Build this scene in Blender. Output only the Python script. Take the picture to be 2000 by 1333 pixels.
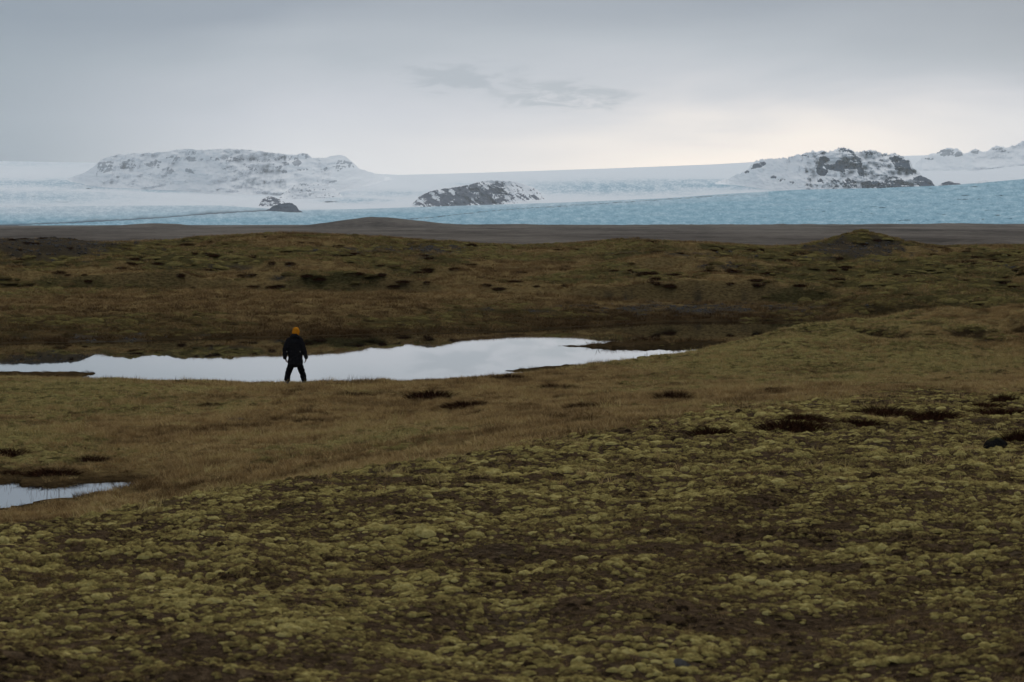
import bpy, bmesh, math, random
import numpy as np
from mathutils import Vector, Matrix

for o in list(bpy.data.objects): bpy.data.objects.remove(o)
SC = bpy.context.scene
C = SC.collection
R = math.radians
rng = np.random.default_rng(7)
random.seed(7)

# ------------------------------------------------------------------ camera
FPX = 2000 * 85 / 36.0            # focal length in photograph pixels
CAMZ = 5.0                        # metres above the pond
PITCH = math.atan(236.5 / FPX)    # the horizon lies at row 430 of 1333
cam_d = bpy.data.cameras.new('camera')
cam = bpy.data.objects.new('camera', cam_d); C.objects.link(cam)
cam.location = (0, 0, CAMZ)
cam.rotation_euler = (R(90) - PITCH, 0, 0)
cam_d.sensor_fit = 'HORIZONTAL'; cam_d.sensor_width = 36; cam_d.lens = 85
cam_d.clip_start = 0.3; cam_d.clip_end = 90000
cam_d.dof.use_dof = True; cam_d.dof.focus_distance = 70; cam_d.dof.aperture_fstop = 11.0
SC.camera = cam

# ------------------------------------------------------------------ exposure
SC.view_settings.view_transform = 'Standard'
SC.view_settings.look = 'None'
SC.view_settings.exposure = 0.0
SC.view_settings.gamma = 1.0
SC.view_settings.use_curve_mapping = False
SC.render.engine = 'CYCLES'
SC.cycles.use_denoising = True
SC.cycles.max_bounces = 4
SC.cycles.diffuse_bounces = 2
SC.cycles.glossy_bounces = 2
SC.cycles.volume_bounces = 1
SC.cycles.transparent_max_bounces = 8

# ------------------------------------------------------------------ node helper
class NT:
    def __init__(s, tree): s.t = tree; s.n = tree.nodes; s.l = tree.links
    def new(s, typ, ins=None, **kw):
        nd = s.n.new(typ)
        for k, v in kw.items(): setattr(nd, k, v)
        if ins:
            for k, v in ins.items(): s.put(nd.inputs[k], v)
        return nd
    def put(s, sock, v):
        if isinstance(v, bpy.types.NodeSocket): s.l.new(v, sock)
        else: sock.default_value = v
    def math(s, op, a, b=None, c=None, clamp=False):
        nd = s.n.new('ShaderNodeMath'); nd.operation = op; nd.use_clamp = clamp
        s.put(nd.inputs[0], a)
        if b is not None: s.put(nd.inputs[1], b)
        if c is not None: s.put(nd.inputs[2], c)
        return nd.outputs[0]
    def mix(s, fac, a, b, mode='MIX'):
        nd = s.n.new('ShaderNodeMix'); nd.data_type = 'RGBA'; nd.blend_type = mode
        s.put(nd.inputs[0], fac)
        for sock, v in ((nd.inputs[6], a), (nd.inputs[7], b)):
            if isinstance(v, tuple) and len(v) == 3: v = (*v, 1)
            s.put(sock, v)
        return nd.outputs[2]
    def ramp(s, fac, stops, interp='LINEAR'):
        nd = s.n.new('ShaderNodeValToRGB'); cr = nd.color_ramp; cr.interpolation = interp
        while len(cr.elements) < len(stops): cr.elements.new(0.5)
        for e, (p, c) in zip(cr.elements, stops):
            e.position = p
            if isinstance(c, (int, float)): c = (c, c, c)
            e.color = (*c, 1)
        s.put(nd.inputs[0], fac)
        return nd.outputs[0]
    def sstep(s, x, a, b):
        nd = s.n.new('ShaderNodeMapRange'); nd.interpolation_type = 'SMOOTHSTEP'
        s.put(nd.inputs[0], x); nd.inputs[1].default_value = a; nd.inputs[2].default_value = b
        return nd.outputs[0]
    def noise(s, vec, scale, detail=4, rough=0.55, dist=0.0):
        nd = s.n.new('ShaderNodeTexNoise')
        s.put(nd.inputs['Vector'], vec); s.put(nd.inputs['Scale'], scale)
        nd.inputs['Detail'].default_value = detail; nd.inputs['Roughness'].default_value = rough
        nd.inputs['Distortion'].default_value = dist
        return nd.outputs[0]
    def attr(s, name, typ='GEOMETRY'):
        nd = s.n.new('ShaderNodeAttribute'); nd.attribute_name = name; nd.attribute_type = typ
        return nd

# ------------------------------------------------------------------ sky: overcast over a low sun
SUN_AZ, SUN_EL = 12.0, 26.0        # degrees to the right of the view, behind the cloud
W = bpy.data.worlds.new('World'); SC.world = W; W.use_nodes = True
w = NT(W.node_tree); w.n.clear()
tc = w.new('ShaderNodeTexCoord').outputs['Generated']
sep = w.new('ShaderNodeSeparateXYZ', {0: tc})
el = w.math('MULTIPLY', w.math('ARCSINE', sep.outputs[2]), 180 / math.pi)
az = w.math('MULTIPLY', w.math('ARCTAN2', sep.outputs[0], sep.outputs[1]), 180 / math.pi)
elc = w.math('MAXIMUM', el, 0.0)
# streaky cloud noise in stretched direction space
cv = w.new('ShaderNodeCombineXYZ', {0: w.math('MULTIPLY', az, 0.10), 1: w.math('MULTIPLY', el, 0.52), 2: 0.3}).outputs[0]
n1 = w.noise(cv, 1.0, 5, 0.5, 0.4)
cv2 = w.new('ShaderNodeCombineXYZ', {0: w.math('MULTIPLY', az, 0.05), 1: w.math('MULTIPLY', el, 0.2), 2: 4.3}).outputs[0]
n2 = w.noise(cv2, 1.0, 3, 0.5, 0.2)
elw = w.math('ADD', elc, w.math('MULTIPLY', w.math('SUBTRACT', n1, 0.5), 2.6))
elw = w.math('ADD', elw, w.math('MULTIPLY', w.math('SUBTRACT', n2, 0.5), 2.2))
t = w.math('DIVIDE', w.math('POWER', w.math('MAXIMUM', elw, 0.001), 0.5), 9.5)   # sqrt: 0..90 deg -> 0..1
base = w.ramp(t, [(0.0, (0.90, 0.89, 0.90)), (0.105, (0.86, 0.86, 0.885)), (0.165, (0.635, 0.652, 0.725)),
                  (0.205, (0.42, 0.47, 0.54)), (0.243, (0.245, 0.30, 0.385)), (0.36, (0.31, 0.37, 0.43)),
                  (0.60, (0.43, 0.465, 0.505)), (1.0, (0.60, 0.63, 0.665))])
# left of the view: bluer, thicker weather low down
leftf = w.math('MULTIPLY', w.sstep(az, -4.5, -13.0), w.sstep(elw, 9.0, 0.5))
base = w.mix(w.math('MULTIPLY', leftf, 0.95), base, (0.14, 0.21, 0.28))
rightf = w.math('MULTIPLY', w.sstep(az, 5.0, 15.0), w.sstep(elw, 1.6, 4.0))
base = w.mix(w.math('MULTIPLY', rightf, 0.6), base, (0.25, 0.29, 0.345))
# warm light where the sun stands behind the cloud
da = w.math('DIVIDE', w.math('SUBTRACT', az, 5.5), 5.5)
de = w.math('DIVIDE', w.math('SUBTRACT', elw, 1.35), 1.05)
gl = w.math('EXPONENT', w.math('MULTIPLY', w.math('ADD', w.math('MULTIPLY', da, da), w.math('MULTIPLY', de, de)), -1.0))
base = w.mix(w.math('MULTIPLY', gl, 0.95), base, (1.50, 1.27, 1.05))
# the thin cloud is brighter all round the place where the sun stands behind it
sv_ = (math.sin(R(SUN_AZ)) * math.cos(R(SUN_EL + 6)), math.cos(R(SUN_AZ)) * math.cos(R(SUN_EL + 6)), math.sin(R(SUN_EL + 6)))
dt = w.new('ShaderNodeVectorMath', {0: tc, 1: sv_}, operation='DOT_PRODUCT').outputs['Value']
aur = w.math('MULTIPLY', w.math('POWER', w.math('MAXIMUM', dt, 0.0), 2.5), w.sstep(el, 6.0, 22.0))
base = w.mix(aur, base, w.mix(1.0, base, (0.85, 0.78, 0.70), 'ADD'))
# two thin dark cloud scraps
def scrap(a0, e0, wa, we, seed):
    v = w.new('ShaderNodeCombineXYZ', {0: w.math('MULTIPLY', az, 0.75), 1: w.math('MULTIPLY', el, 2.8), 2: seed}).outputs[0]
    nn = w.noise(v, 1.3, 6, 0.6, 0.5)
    x = w.math('DIVIDE', w.math('SUBTRACT', az, a0), wa); y = w.math('DIVIDE', w.math('SUBTRACT', el, e0), we)
    g = w.math('EXPONENT', w.math('MULTIPLY', w.math('ADD', w.math('MULTIPLY', x, x), w.math('MULTIPLY', y, y)), -1.0))
    return w.sstep(w.math('MULTIPLY', g, w.math('ADD', 0.6, w.math('MULTIPLY', w.math('SUBTRACT', nn, 0.46), 5.0))), 0.25, 1.0)
base = w.mix(w.math('MULTIPLY', scrap(-1.3, 3.4, 1.6, 0.5, 1.7), 0.9), base, (0.36, 0.41, 0.48))
base = w.mix(w.math('MULTIPLY', scrap(1.1, 2.95, 1.9, 0.42, 8.2), 0.8), base, (0.36, 0.41, 0.47))
sky = w.new('ShaderNodeTexSky', sky_type='NISHITA', sun_disc=False)
sky.sun_elevation = R(SUN_EL); sky.sun_rotation = R(SUN_AZ)
sky.air_density = 1.0; sky.dust_density = 2.0
SKY_GAIN = 0.95
bg1 = w.new('ShaderNodeBackground', {'Color': sky.outputs[0], 'Strength': 0.05})
bg2 = w.new('ShaderNodeBackground', {'Color': base, 'Strength': SKY_GAIN})
mx = w.new('ShaderNodeMixShader', {0: 0.94, 1: bg1.outputs[0], 2: bg2.outputs[0]})
w.new('ShaderNodeOutputWorld', {0: mx.outputs[0]})

sun_d = bpy.data.lights.new('sun', 'SUN'); sun_d.energy = 1.35; sun_d.angle = R(25); sun_d.color = (1.0, 0.94, 0.86)
sun = bpy.data.objects.new('sun', sun_d); C.objects.link(sun)
sdir = Vector((math.sin(R(SUN_AZ)) * math.cos(R(SUN_EL)), math.cos(R(SUN_AZ)) * math.cos(R(SUN_EL)), math.sin(R(SUN_EL))))
sun.rotation_euler = (-sdir).to_track_quat('-Z', 'Y').to_euler()
sun.location = (0, 0, 60)

# ------------------------------------------------------------------ maths helpers
_P = rng.permutation(1024).astype(np.int64); _P = np.concatenate([_P, _P])
_G = rng.uniform(0, 2 * np.pi, 1024); _GX, _GY = np.cos(_G), np.sin(_G)
def perlin(x, y, seed=0):
    x = np.asarray(x, float) + seed * 17.31; y = np.asarray(y, float) + seed * 9.77
    xi = np.floor(x).astype(np.int64); yi = np.floor(y).astype(np.int64)
    xf = x - xi; yf = y - yi
    u = xf * xf * xf * (xf * (xf * 6 - 15) + 10); v = yf * yf * yf * (yf * (yf * 6 - 15) + 10)
    def g(ix, iy, dx, dy):
        h = _P[(_P[ix & 1023] + iy) & 1023]
        return _GX[h] * dx + _GY[h] * dy
    a = g(xi, yi, xf, yf); b = g(xi + 1, yi, xf - 1, yf)
    c = g(xi, yi + 1, xf, yf - 1); d = g(xi + 1, yi + 1, xf - 1, yf - 1)
    return ((a + u * (b - a)) * (1 - v) + (c + u * (d - c)) * v) * 1.5
def fbm(x, y, octv=4, seed=0, gain=0.5):
    s = 0; a = 1.0; f = 1.0
    for k in range(octv):
        s = s + a * perlin(x * f, y * f, seed + k * 3); a *= gain; f *= 2.03
    return s
def sst(x, a, b):
    t = np.clip((np.asarray(x, float) - a) / (b - a), 0, 1); return t * t * (3 - 2 * t)

CP, SP = math.cos(PITCH), math.sin(PITCH)
def pix_dir(px, py):
    """pixel -> azimuth (rad) and tan(elevation)"""
    x = (np.asarray(px, float) - 1000) / FPX; u = -(np.asarray(py, float) - 666.5) / FPX
    dy = CP + u * SP; dz = -SP + u * CP
    return np.arctan2(x, dy), dz / np.hypot(x, dy)
def project(x, y, z):
    zz = z - CAMZ
    f = y * CP - zz * SP; u = y * SP + zz * CP
    f = np.where(f > 0.1, f, 0.1)
    return 1000 + FPX * x / f, 666.5 - FPX * u / f
def at(px, py, r):
    a, te = pix_dir(px, py)
    return np.stack([r * np.sin(a), r * np.cos(a), CAMZ + r * te], -1)

def poly_sd(px, py, poly):
    """signed distance (pixels) to a polygon, positive inside"""
    P = np.array(poly, float); n = len(P)
    d = np.full(px.shape, 1e9); ins = np.zeros(px.shape, bool)
    for i in range(n):
        ax, ay = P[i]; bx, by = P[(i + 1) % n]
        ex, ey = bx - ax, by - ay
        tt = np.clip(((px - ax) * ex + (py - ay) * ey) / (ex * ex + ey * ey + 1e-9), 0, 1)
        d = np.minimum(d, np.hypot(px - ax - tt * ex, py - ay - tt * ey))
        if ay != by:
            c = (ay > py) != (by > py)
            ins ^= c & (px < (bx - ax) * (py - ay) / (by - ay) + ax)
    return np.where(ins, d, -d)

# ------------------------------------------------------------------ object helpers
def tag(o, label=None, cat=None, group=None, kind=None):
    if label: o['label'] = label
    if cat: o['category'] = cat
    if group: o['group'] = group
    if kind: o['kind'] = kind
    return o
def mesh_np(name, V, F, smooth=True):
    me = bpy.data.meshes.new(name)
    V = np.ascontiguousarray(V, np.float32); F = np.ascontiguousarray(F, np.int32)
    me.vertices.add(len(V)); me.vertices.foreach_set('co', V.ravel())
    k = F.shape[1]
    me.loops.add(F.size); me.loops.foreach_set('vertex_index', F.ravel())
    me.polygons.add(len(F)); me.polygons.foreach_set('loop_start', np.arange(len(F), dtype=np.int32) * k)
    if smooth: me.polygons.foreach_set('use_smooth', np.ones(len(F), bool))
    me.update(calc_edges=True); me.validate()
    return me
def add_attr(me, name, arr, typ='FLOAT'):
    a = me.attributes.new(name, typ, 'POINT')
    if typ == 'FLOAT_VECTOR': a.data.foreach_set('vector', np.ascontiguousarray(arr, np.float32).ravel())
    else: a.data.foreach_set('value', np.ascontiguousarray(arr, np.int32 if typ == 'INT' else np.float32).ravel())
def link(name, me, mat=None, parent=None):
    o = bpy.data.objects.new(name, me); C.objects.link(o)
    if mat is not None:
        me.materials.clear(); me.materials.append(mat)
    if parent is not None: o.parent = parent
    return o
def grid_faces(nr, nc):
    i = np.arange(nr - 1)[:, None] * nc + np.arange(nc - 1)[None]
    i = i.ravel()
    return np.stack([i, i + 1, i + nc + 1, i + nc], -1)
def material(name):
    m = bpy.data.materials.new(name); m.use_nodes = True
    t = NT(m.node_tree); t.n.clear()
    b = t.new('ShaderNodeBsdfPrincipled'); o = t.new('ShaderNodeOutputMaterial', {0: b.outputs[0]})
    b.inputs['Specular IOR Level'].default_value = 0.0
    return m, t, b
def set_bump(t, b, h, strength, dist):
    bp = t.new('ShaderNodeBump', {'Height': h, 'Strength': strength, 'Distance': dist})
    t.l.new(bp.outputs[0], b.inputs['Normal'])

# ================================================================== TERRAIN
# control points (px, py, range) on visible ground, and (px, range, z) where hidden
vis = [
 (-600,1333,8.4),(0,1333,8.4),(1000,1333,8.4),(2000,1333,8.4),(2600,1333,8.4),
 (0,1150,13.2),(500,1150,13.2),(1000,1150,13),(1500,1150,12.8),(2000,1150,12.6),
 (0,1034,21),(150,1020,22),(300,994,23.5),(500,952,26),(700,925,28),(1000,880,32),(1250,838,38),
 (500,1050,18),(1000,1000,20),(1500,1000,19),(2000,1030,18),(1000,940,25.5),
 (1400,812,42),(1400,900,28.5),(1550,800,44),(1700,790,47),(1700,880,31),(2000,778,50),(2000,900,29),
 (0,850,54),(0,790,64),(0,738,74),
 (300,900,46),(300,850,53),(300,790,63),(300,741,71),
 (600,900,43),(600,850,51.5),(600,800,60),(600,748.5,70.5),
 (850,850,45),(850,790,59),(850,744,71),
 (1000,845,42),(1000,800,54),(1000,760,65),(1000,736,72),
 (1150,712,76),(1150,780,56),
 (1300,785,52),(1300,740,67),(1300,697,80),
 (1480,770,54),(1480,720,70),(1480,661,83),
 (1640,760,57),(1640,700,73),(1640,624,85),
 (1800,765,56),(1800,700,73),(1780,620,86),(1900,616,87),
 (2000,768,56),(2000,700,73),(2000,603,88),(2500,600,88),
 # far side of the pond and the hills
 (0,640,108),(300,640,108),(600,635,111),(1000,625,117),(1300,612,121),(1600,612,121),(2000,600,122),
 (0,590,120),(300,590,120),(600,590,122),(1000,590,125),(1300,590,126),(1600,590,127),(2000,585,127),
 (0,530,138),(300,530,138),(600,525,140),(1000,538,143),(1300,525,146),(1600,535,146),(2000,530,146),
 (0,480,163),(250,474,165),(400,463,165),(550,455,165),(680,458,166),(800,468,168),(900,474,170),
 (1000,480,172),(1130,476,172),(1250,464,175),(1380,476,178),(1500,484,180),(1700,486,183),(1850,484,185),(2000,480,185),(2400,478,185),(-400,470,163),
]
hid = [
 (0,30,.8),(0,38,.22),(150,31,.85),(150,39,.25),(300,32,1.0),(300,40,.38),(500,34,1.05),(0,44,.05),(150,45,.05),
 (700,35,1.25),(0,49,.3),
 (0,80,-.15),(0,88,-.5),(300,77,-.3),(300,88,-.6),(600,76,-.3),(600,88,-.6),(600,97,-.4),(1000,78,-.25),(1000,90,-.6),
 (1300,86,-.1),(1300,95,-.4),(1480,90,.2),(1480,100,-.3),(1640,96,.3),(1640,108,-.1),(2000,98,.9),(2000,112,.3),(1000,105,-.3),(1300,110,-.3),
 (0,215,.6),(600,220,.6),(1000,225,.6),(1500,230,.6),(2000,235,.6),
 (0,300,-.6),(1000,300,-.6),(2000,300,-.6),(0,600,-1.2),(1000,600,-1.2),(2000,600,-1.2),
 (0,2500,-3.),(1000,2500,-2.6),(2000,2500,-2.2),(0,4300,-7.5),(500,4300,-7.5),(1000,4300,-5.),(1500,4300,-3.2),(2000,4300,-2.2),
 (0,4,3.5),(1000,4,3.5),(2000,4,3.5),(-1500,20,2.5),(-1500,45,.8),(-1500,75,.6),(-1500,110,.6),(-1500,165,4.0),(-1500,300,-.6),
 (3500,20,2.6),(3500,50,1.4),(3500,90,1.8),(3500,125,.8),(3500,180,3.4),(3500,300,-.6),(-1500,4300,-8),(3500,4300,-2),
]
cu, cvv, cz = [], [], []
for px, py, r in vis:
    a, te = pix_dir(px, py); cu.append(float(a)); cvv.append(math.log(r)); cz.append(CAMZ + r * float(te))
for px, r, z in hid:
    a, _ = pix_dir(px, 430); cu.append(float(a)); cvv.append(math.log(r)); cz.append(z)
KU, KV, MQ = FPX / 600.0, 4.0, 0.35
P0 = np.stack([np.array(cu) * KU, np.array(cvv) * KV], -1); cz = np.array(cz)
def kern(a, b):
    d2 = (a[:, None, 0] - b[None, :, 0]) ** 2 + (a[:, None, 1] - b[None, :, 1]) ** 2
    return np.sqrt(d2 + MQ * MQ)
nP = len(P0)
A = np.zeros((nP + 1, nP + 1)); A[:nP, :nP] = kern(P0, P0) - np.eye(nP) * 0.02; A[:nP, nP] = 1; A[nP, :nP] = 1
wts = np.linalg.solve(A, np.append(cz, 0))
UMAX = math.atan(2500 / FPX)
def base_z(azi, r):
    q = np.stack([np.clip(azi, -UMAX, UMAX).ravel() * KU, np.log(np.clip(r, 4, 4300)).ravel() * KV], -1)
    out = np.empty(len(q))
    for i in range(0, len(q), 40000):
        out[i:i + 40000] = kern(q[i:i + 40000], P0) @ wts[:nP] + wts[nP]
    return out.reshape(np.shape(azi))

def spaced(segs):
    out = []
    for a, b, n in segs: out.append(np.geomspace(a, b, n, endpoint=False))
    return np.concatenate(out)
rows = np.append(spaced([(0.4, 6.5, 12), (6.5, 30, 130), (30, 55, 90), (55, 125, 270), (125, 195, 150), (195, 600, 45), (600, 4600, 90), (4600, 28000, 14)]), 28000.0)
core = np.radians(np.arange(-14.6, 14.61, 0.05))
side = np.radians(np.arange(15.0, 42.1, 0.45)); rest = np.radians(np.arange(45.0, 180.1, 3.0))
azs = np.concatenate([-rest[::-1], -side[::-1], core, side, rest])
AZ, RR = np.meshgrid(azs, rows)
cr_ = np.geomspace(4, 4300, 260); ca_ = np.linspace(-UMAX, UMAX, 260)
Zc = base_z(*np.meshgrid(ca_, cr_))
def bilerp(ax, ay, Zg, x, y):
    i = np.clip(np.searchsorted(ax, x) - 1, 0, len(ax) - 2); j = np.clip(np.searchsorted(ay, y) - 1, 0, len(ay) - 2)
    tx = np.clip((x - ax[i]) / (ax[i + 1] - ax[i]), 0, 1); ty = np.clip((y - ay[j]) / (ay[j + 1] - ay[j]), 0, 1)
    return (Zg[j, i] * (1 - tx) + Zg[j, i + 1] * tx) * (1 - ty) + (Zg[j + 1, i] * (1 - tx) + Zg[j + 1, i + 1] * tx) * ty
GX, GY = RR * np.sin(AZ), RR * np.cos(AZ)
Z = bilerp(ca_, cr_, Zc, AZ.ravel(), RR.ravel()).reshape(AZ.shape)
POND = [(-300,705),(0,728),(100,733),(195,741),(440,750),(600,755),(860,748),(1000,738),(1150,718),(1350,690),(1500,664),
             (1640,640),(1580,626),(1300,628),(1180,634),(1070,645),(1000,650),(800,653),(640,657),(300,667),(0,672),(-300,684)]
HOLLOWS = [(1600,82,.75,.9,.32),(1655,81.5,.8,.9,.42),(1705,80,.7,.9,.40),(1745,78.5,.55,.8,.3),(1835,81,.75,1.0,.42),(1890,79,.7,.8,.25),(1935,77.5,.5,.7,.2),(1995,81,.7,1.8,.75)]
# local mounds: (px, range, sigma across, sigma along, height, power)
mounds = [(-30,150,5.6,4.0,2.4,2.4),(1685,178,2.7,3.4,2.3,1.3),(1690,178,5.5,6,.35,2),(840,157,2.2,2.2,.75,2),(720,157,3.2,3,.7,2),(430,147,2.6,1.6,.45,2),
          (520,145,1.8,1.5,.5,2),(600,141,3.,1.5,.35,2),(1450,150,4,2,.35,2),(180,128,4,1.5,.35,2),
          (400,118,3.,1.4,.3,2),(1900,158,3,2,.5,2),(1250,160,4,3,.25,2),(1330,128,6,1.5,.25,2),(1650,130,6,1.6,.35,2),(1950,450,22,25,2.6,2),(1680,520,30,25,.8,2),
          (740,2400,62,200,10.5,2),(1000,2300,60,90,3.2,2),(1400,2600,120,120,3,2),(300,2500,60,100,4,2),(250,2300,40,90,2.6,2),(1870,2600,90,100,3.4,2)]
for px, r, sa, sl, h, p in mounds:
    a, _ = pix_dir(px, 430); mx_, my_ = r * math.sin(a), r * math.cos(a)
    ca2, sa2 = math.cos(a), math.sin(a)
    dx, dy = GX - mx_, GY - my_
    ac, al = dx * ca2 - dy * sa2, dx * sa2 + dy * ca2
    Z += h * np.exp(-((np.abs(ac) / sa) ** 2 + (np.abs(al) / sl) ** 2) ** (p / 2))
for px, r, sa, sl, h in HOLLOWS:
    a, _ = pix_dir(px, 430); mx_, my_ = r * math.sin(a), r * math.cos(a)
    Z -= h * np.exp(-((GX - mx_) / sa) ** 2 - ((GY - my_) / sl) ** 2)
# relief
PX0, PY0 = project(GX, GY, np.zeros_like(GX))
front = (np.abs(AZ) < R(20))
m1 = front & (RR > 66) & (RR < 135)
dq = np.full(GX.shape, -60.0); dq[m1] = poly_sd(PX0[m1], PY0[m1], POND)
damp = 0.12 + 0.88 * sst(-dq, 4, 55)
zf = sst(RR, 100, 125) * (1 - sst(RR, 260, 420))          # far hills
zp = sst(RR, 350, 700)                                     # outwash plain
zn = 1 - sst(RR, 42, 60)                                   # near moss slope
Z0 = Z.copy()
Z += zf * damp * (0.55 * fbm(GX / 8, GY / 6, 4, 1) + 0.15 * fbm(GX / 2.2, GY / 1.6, 3, 5))
Z += (1 - zf) * (1 - zp) * (0.075 * fbm(GX / 2.5, GY / 2.0, 3, 9) + 0.04 * fbm(GX / .7, GY / .6, 2, 12) * (0.5 + zn))
rid = sst((RR - 74) / 10, 0, 1) * (1 - sst(RR, 92, 100)) * sst(AZ, .07, .1)
Z += rid * (0.24 * fbm(GX / 3, GY / 2.5, 4, 21))
Z += zp * (1 - sst(RR, 4200, 5000)) * (1.1 * fbm(GX / 80, GY / 130, 4, 15) * sst(RR, 500, 2000) + 1.6 * np.maximum(fbm(GX / 45, GY / 200, 3, 16) - .1, 0) * sst(RR, 2600, 3600) + 0.18 * fbm(GX / 14, GY / 20, 3, 18))
Z = np.where(RR > 4400, np.minimum(Z, -7 - (RR - 4400) * 0.0004), Z)
# the hills keep below their skyline and below the height their mirror image shows in the pond
AZP = 1000 + np.tan(np.clip(AZ, -1.2, 1.2)) * FPX
sky_l = np.interp(AZP, [-400,0,60,120,200,250,400,550,680,800,900,1000,1130,1250,1380,1500,1560,1610,1645,1680,1720,1770,1830,2000], [450,453,456,462,473,473,463,455,459,468,474,479,476,464,476,483,480,471,461,451,460,472,482,479]) 
ref_l = np.interp(AZP, [-400,0,100,300,400,500,600,660,700,725,750,790,840,880,920,1000,1100,1200,1300,1600], [702,704,704,704,697,692,690,687,681,673,679,667,677,668,661,655,655,664,678,690])
lim = np.minimum(CAMZ - (sky_l - 430) / FPX * RR, -CAMZ + (ref_l - 430) / FPX * RR)
sof = 0.14; ex = Z - (lim - sof)
Z = np.where((RR > 108) & (RR < 260) & (ex > 0), lim - sof * np.exp(-np.maximum(ex, 0) / sof), Z)
# shorelines
small_poly = [(-200,942),(-60,938),(0,946),(30,941),(42,950),(80,950),(108,954),(150,944),(200,943),(260,941),(292,942),(265,948),(232,956),(238,964),(190,970),(110,978),(70,985),(0,995),(-120,1000)]
spits = [([(1088,676.5),(1180,672),(1300,669),(1420,668),(1420,679),(1340,680),(1250,681),(1150,679.5)], .13),
         ([(975,724),(1030,720),(1075,716),(1140,713),(1140,726),(1040,729),(1000,727)], .05),
         ([(-40,727),(60,727),(150,727),(185,730),(160,737),(-40,738)], .05)]
nz_e = fbm(GX / .9, GY / .9, 3, 30) * 2.2 + fbm(GX / .25, GY / .25, 2, 33) * 1.2
def shore(poly, mask, zmin, zmax, soft, wob):
    global Z
    d = np.full(GX.shape, -999.0); d[mask] = poly_sd(PX0[mask], PY0[mask], poly)
    d = d + nz_e * wob
    inside = mask & (d > 0)
    outside = mask & (d <= 0)
    Z = np.where(inside, np.minimum(Z, -0.02 - np.minimum(d, soft) / soft * 0.25), Z)
    Z = np.where(outside, np.maximum(Z, 0.012 + np.minimum(-d, 40) / 40 * zmax), Z)
    far = outside & (RR > 97) & (RR < 135)
    Z = np.where(far, np.minimum(Z, 0.05 + (-d) * 0.02), Z)
    Z = np.where(outside & (RR > 43.5) & (RR < 52), np.minimum(Z, 0.02 + (-d) * 0.0055), Z)
    return d
d_pond = shore(POND, m1, 0, 0.10, 14, .6)
m2 = front & (RR > 36) & (RR < 52)
d_small = shore(small_poly, m2, 0, 0.14, 10, .9)
for poly, h in spits:
    d = np.full(GX.shape, -999.0); d[m1] = poly_sd(PX0[m1], PY0[m1], poly); d = d + nz_e * .9
    Z = np.where(d > 0, np.maximum(Z, np.minimum(d / 3.0, 1) * h * (.25 + .75 * sst(PX0, 1100, 1220) if h > .08 else 1) * (1 + .5 * fbm(GX / .4, GY / .4, 2, 40))), Z)
    Z = np.where((d > -1.6) & (d <= 0), np.maximum(Z, -0.03), Z)
PXg, PYg = project(GX, GY, Z)

# ---- ground cover masks, stored on the land itself
def blob(px, py, wx, wy, r0, r1):
    return np.exp(-(((PXg - px) / wx) ** 2 + ((PYg - py) / wy) ** 2)) * ((RR > r0) & (RR < r1) & front)
wob = fbm(GX / 5, GY / 5, 4, 50)
edge_px = [-400, 0, 150, 300, 500, 700, 1000, 1250, 1400, 1550, 1700, 2000, 2600]
edge_r = [21, 21, 22, 23.5, 26.5, 29, 33, 38, 43, 47, 52, 55, 57]
EDGE = np.interp(1000 + np.tan(np.clip(AZ, -1, 1)) * FPX, edge_px, edge_r) + wob * 1.6
moss = 1 - sst(RR / EDGE + .10 * fbm(GX / 1.2, GY / 1.6, 3, 52), 0.93, 1.16)
pln = sst(RR, 300, 380)
gravel = np.zeros_like(Z)
for px, py, wx, wy, s in [(60,478,170,26,1.8),(1680,486,95,18,1.7),(740,488,95,9,1.0),(850,488,70,13,1.1),(1340,497,110,6,.9),(470,522,90,6,.8),(1000,470,0.1,0.1,0),
                          (1430,520,80,6,.8),(1150,610,0.1,1,0),(1330,603,230,13,1.15),(200,665,140,14,.9),(1550,603,110,10,.8),(560,545,60,4,.6),(1950,520,60,5,.6)]:
    gravel = np.maximum(gravel, s * blob(px, py, wx, wy, 95, 260))
gravel = sst(gravel + 0.8 * fbm(GX / 1.3, GY / 1.3, 4, 60) * (gravel > .05), 0.42, 0.9)
gravel = np.maximum(gravel, (sst(fbm(GX / 1.1, GY / 1.1, 4, 63), .48, .72) * moss * .45))
wet = np.maximum(sst(d_pond, -26, -2) * m1 * sst(RR, 90, 98), sst(d_small, -16, -3) * m2)
for px, py, wx, wy, s in [(100,640,400,34,.8),(1150,625,420,26,.95),(1750,606,260,18,.9),(60,925,160,26,.9),(300,955,90,14,.6),(800,640,300,18,.5)]:
    wet = np.maximum(wet, s * blob(px, py, wx, wy, 38 if py > 800 else 98, 60 if py > 800 else 140))
wet = np.clip(wet, 0, 1)
for px, r, sa, sl, h in HOLLOWS:
    a, _ = pix_dir(px, 430); mx_, my_ = r * math.sin(a), r * math.cos(a)
    wet = np.maximum(wet, sst(1.1 * np.exp(-((GX - mx_) / sa) ** 2 - ((GY - my_) / sl) ** 2) + .35 * fbm(GX / .5, GY / .5, 3, 66), .30, .6) * ((RR > 70) & (RR < 95)))
for poly, h in spits:
    d = np.full(GX.shape, -999.0); d[m1] = poly_sd(PX0[m1], PY0[m1], poly); wet = np.maximum(wet, sst(d, -5, -1))
green = sst(fbm(GX / 12, GY / 14, 4, 70) + 0.35 * zf - 0.0, -0.1, 0.55)
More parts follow.
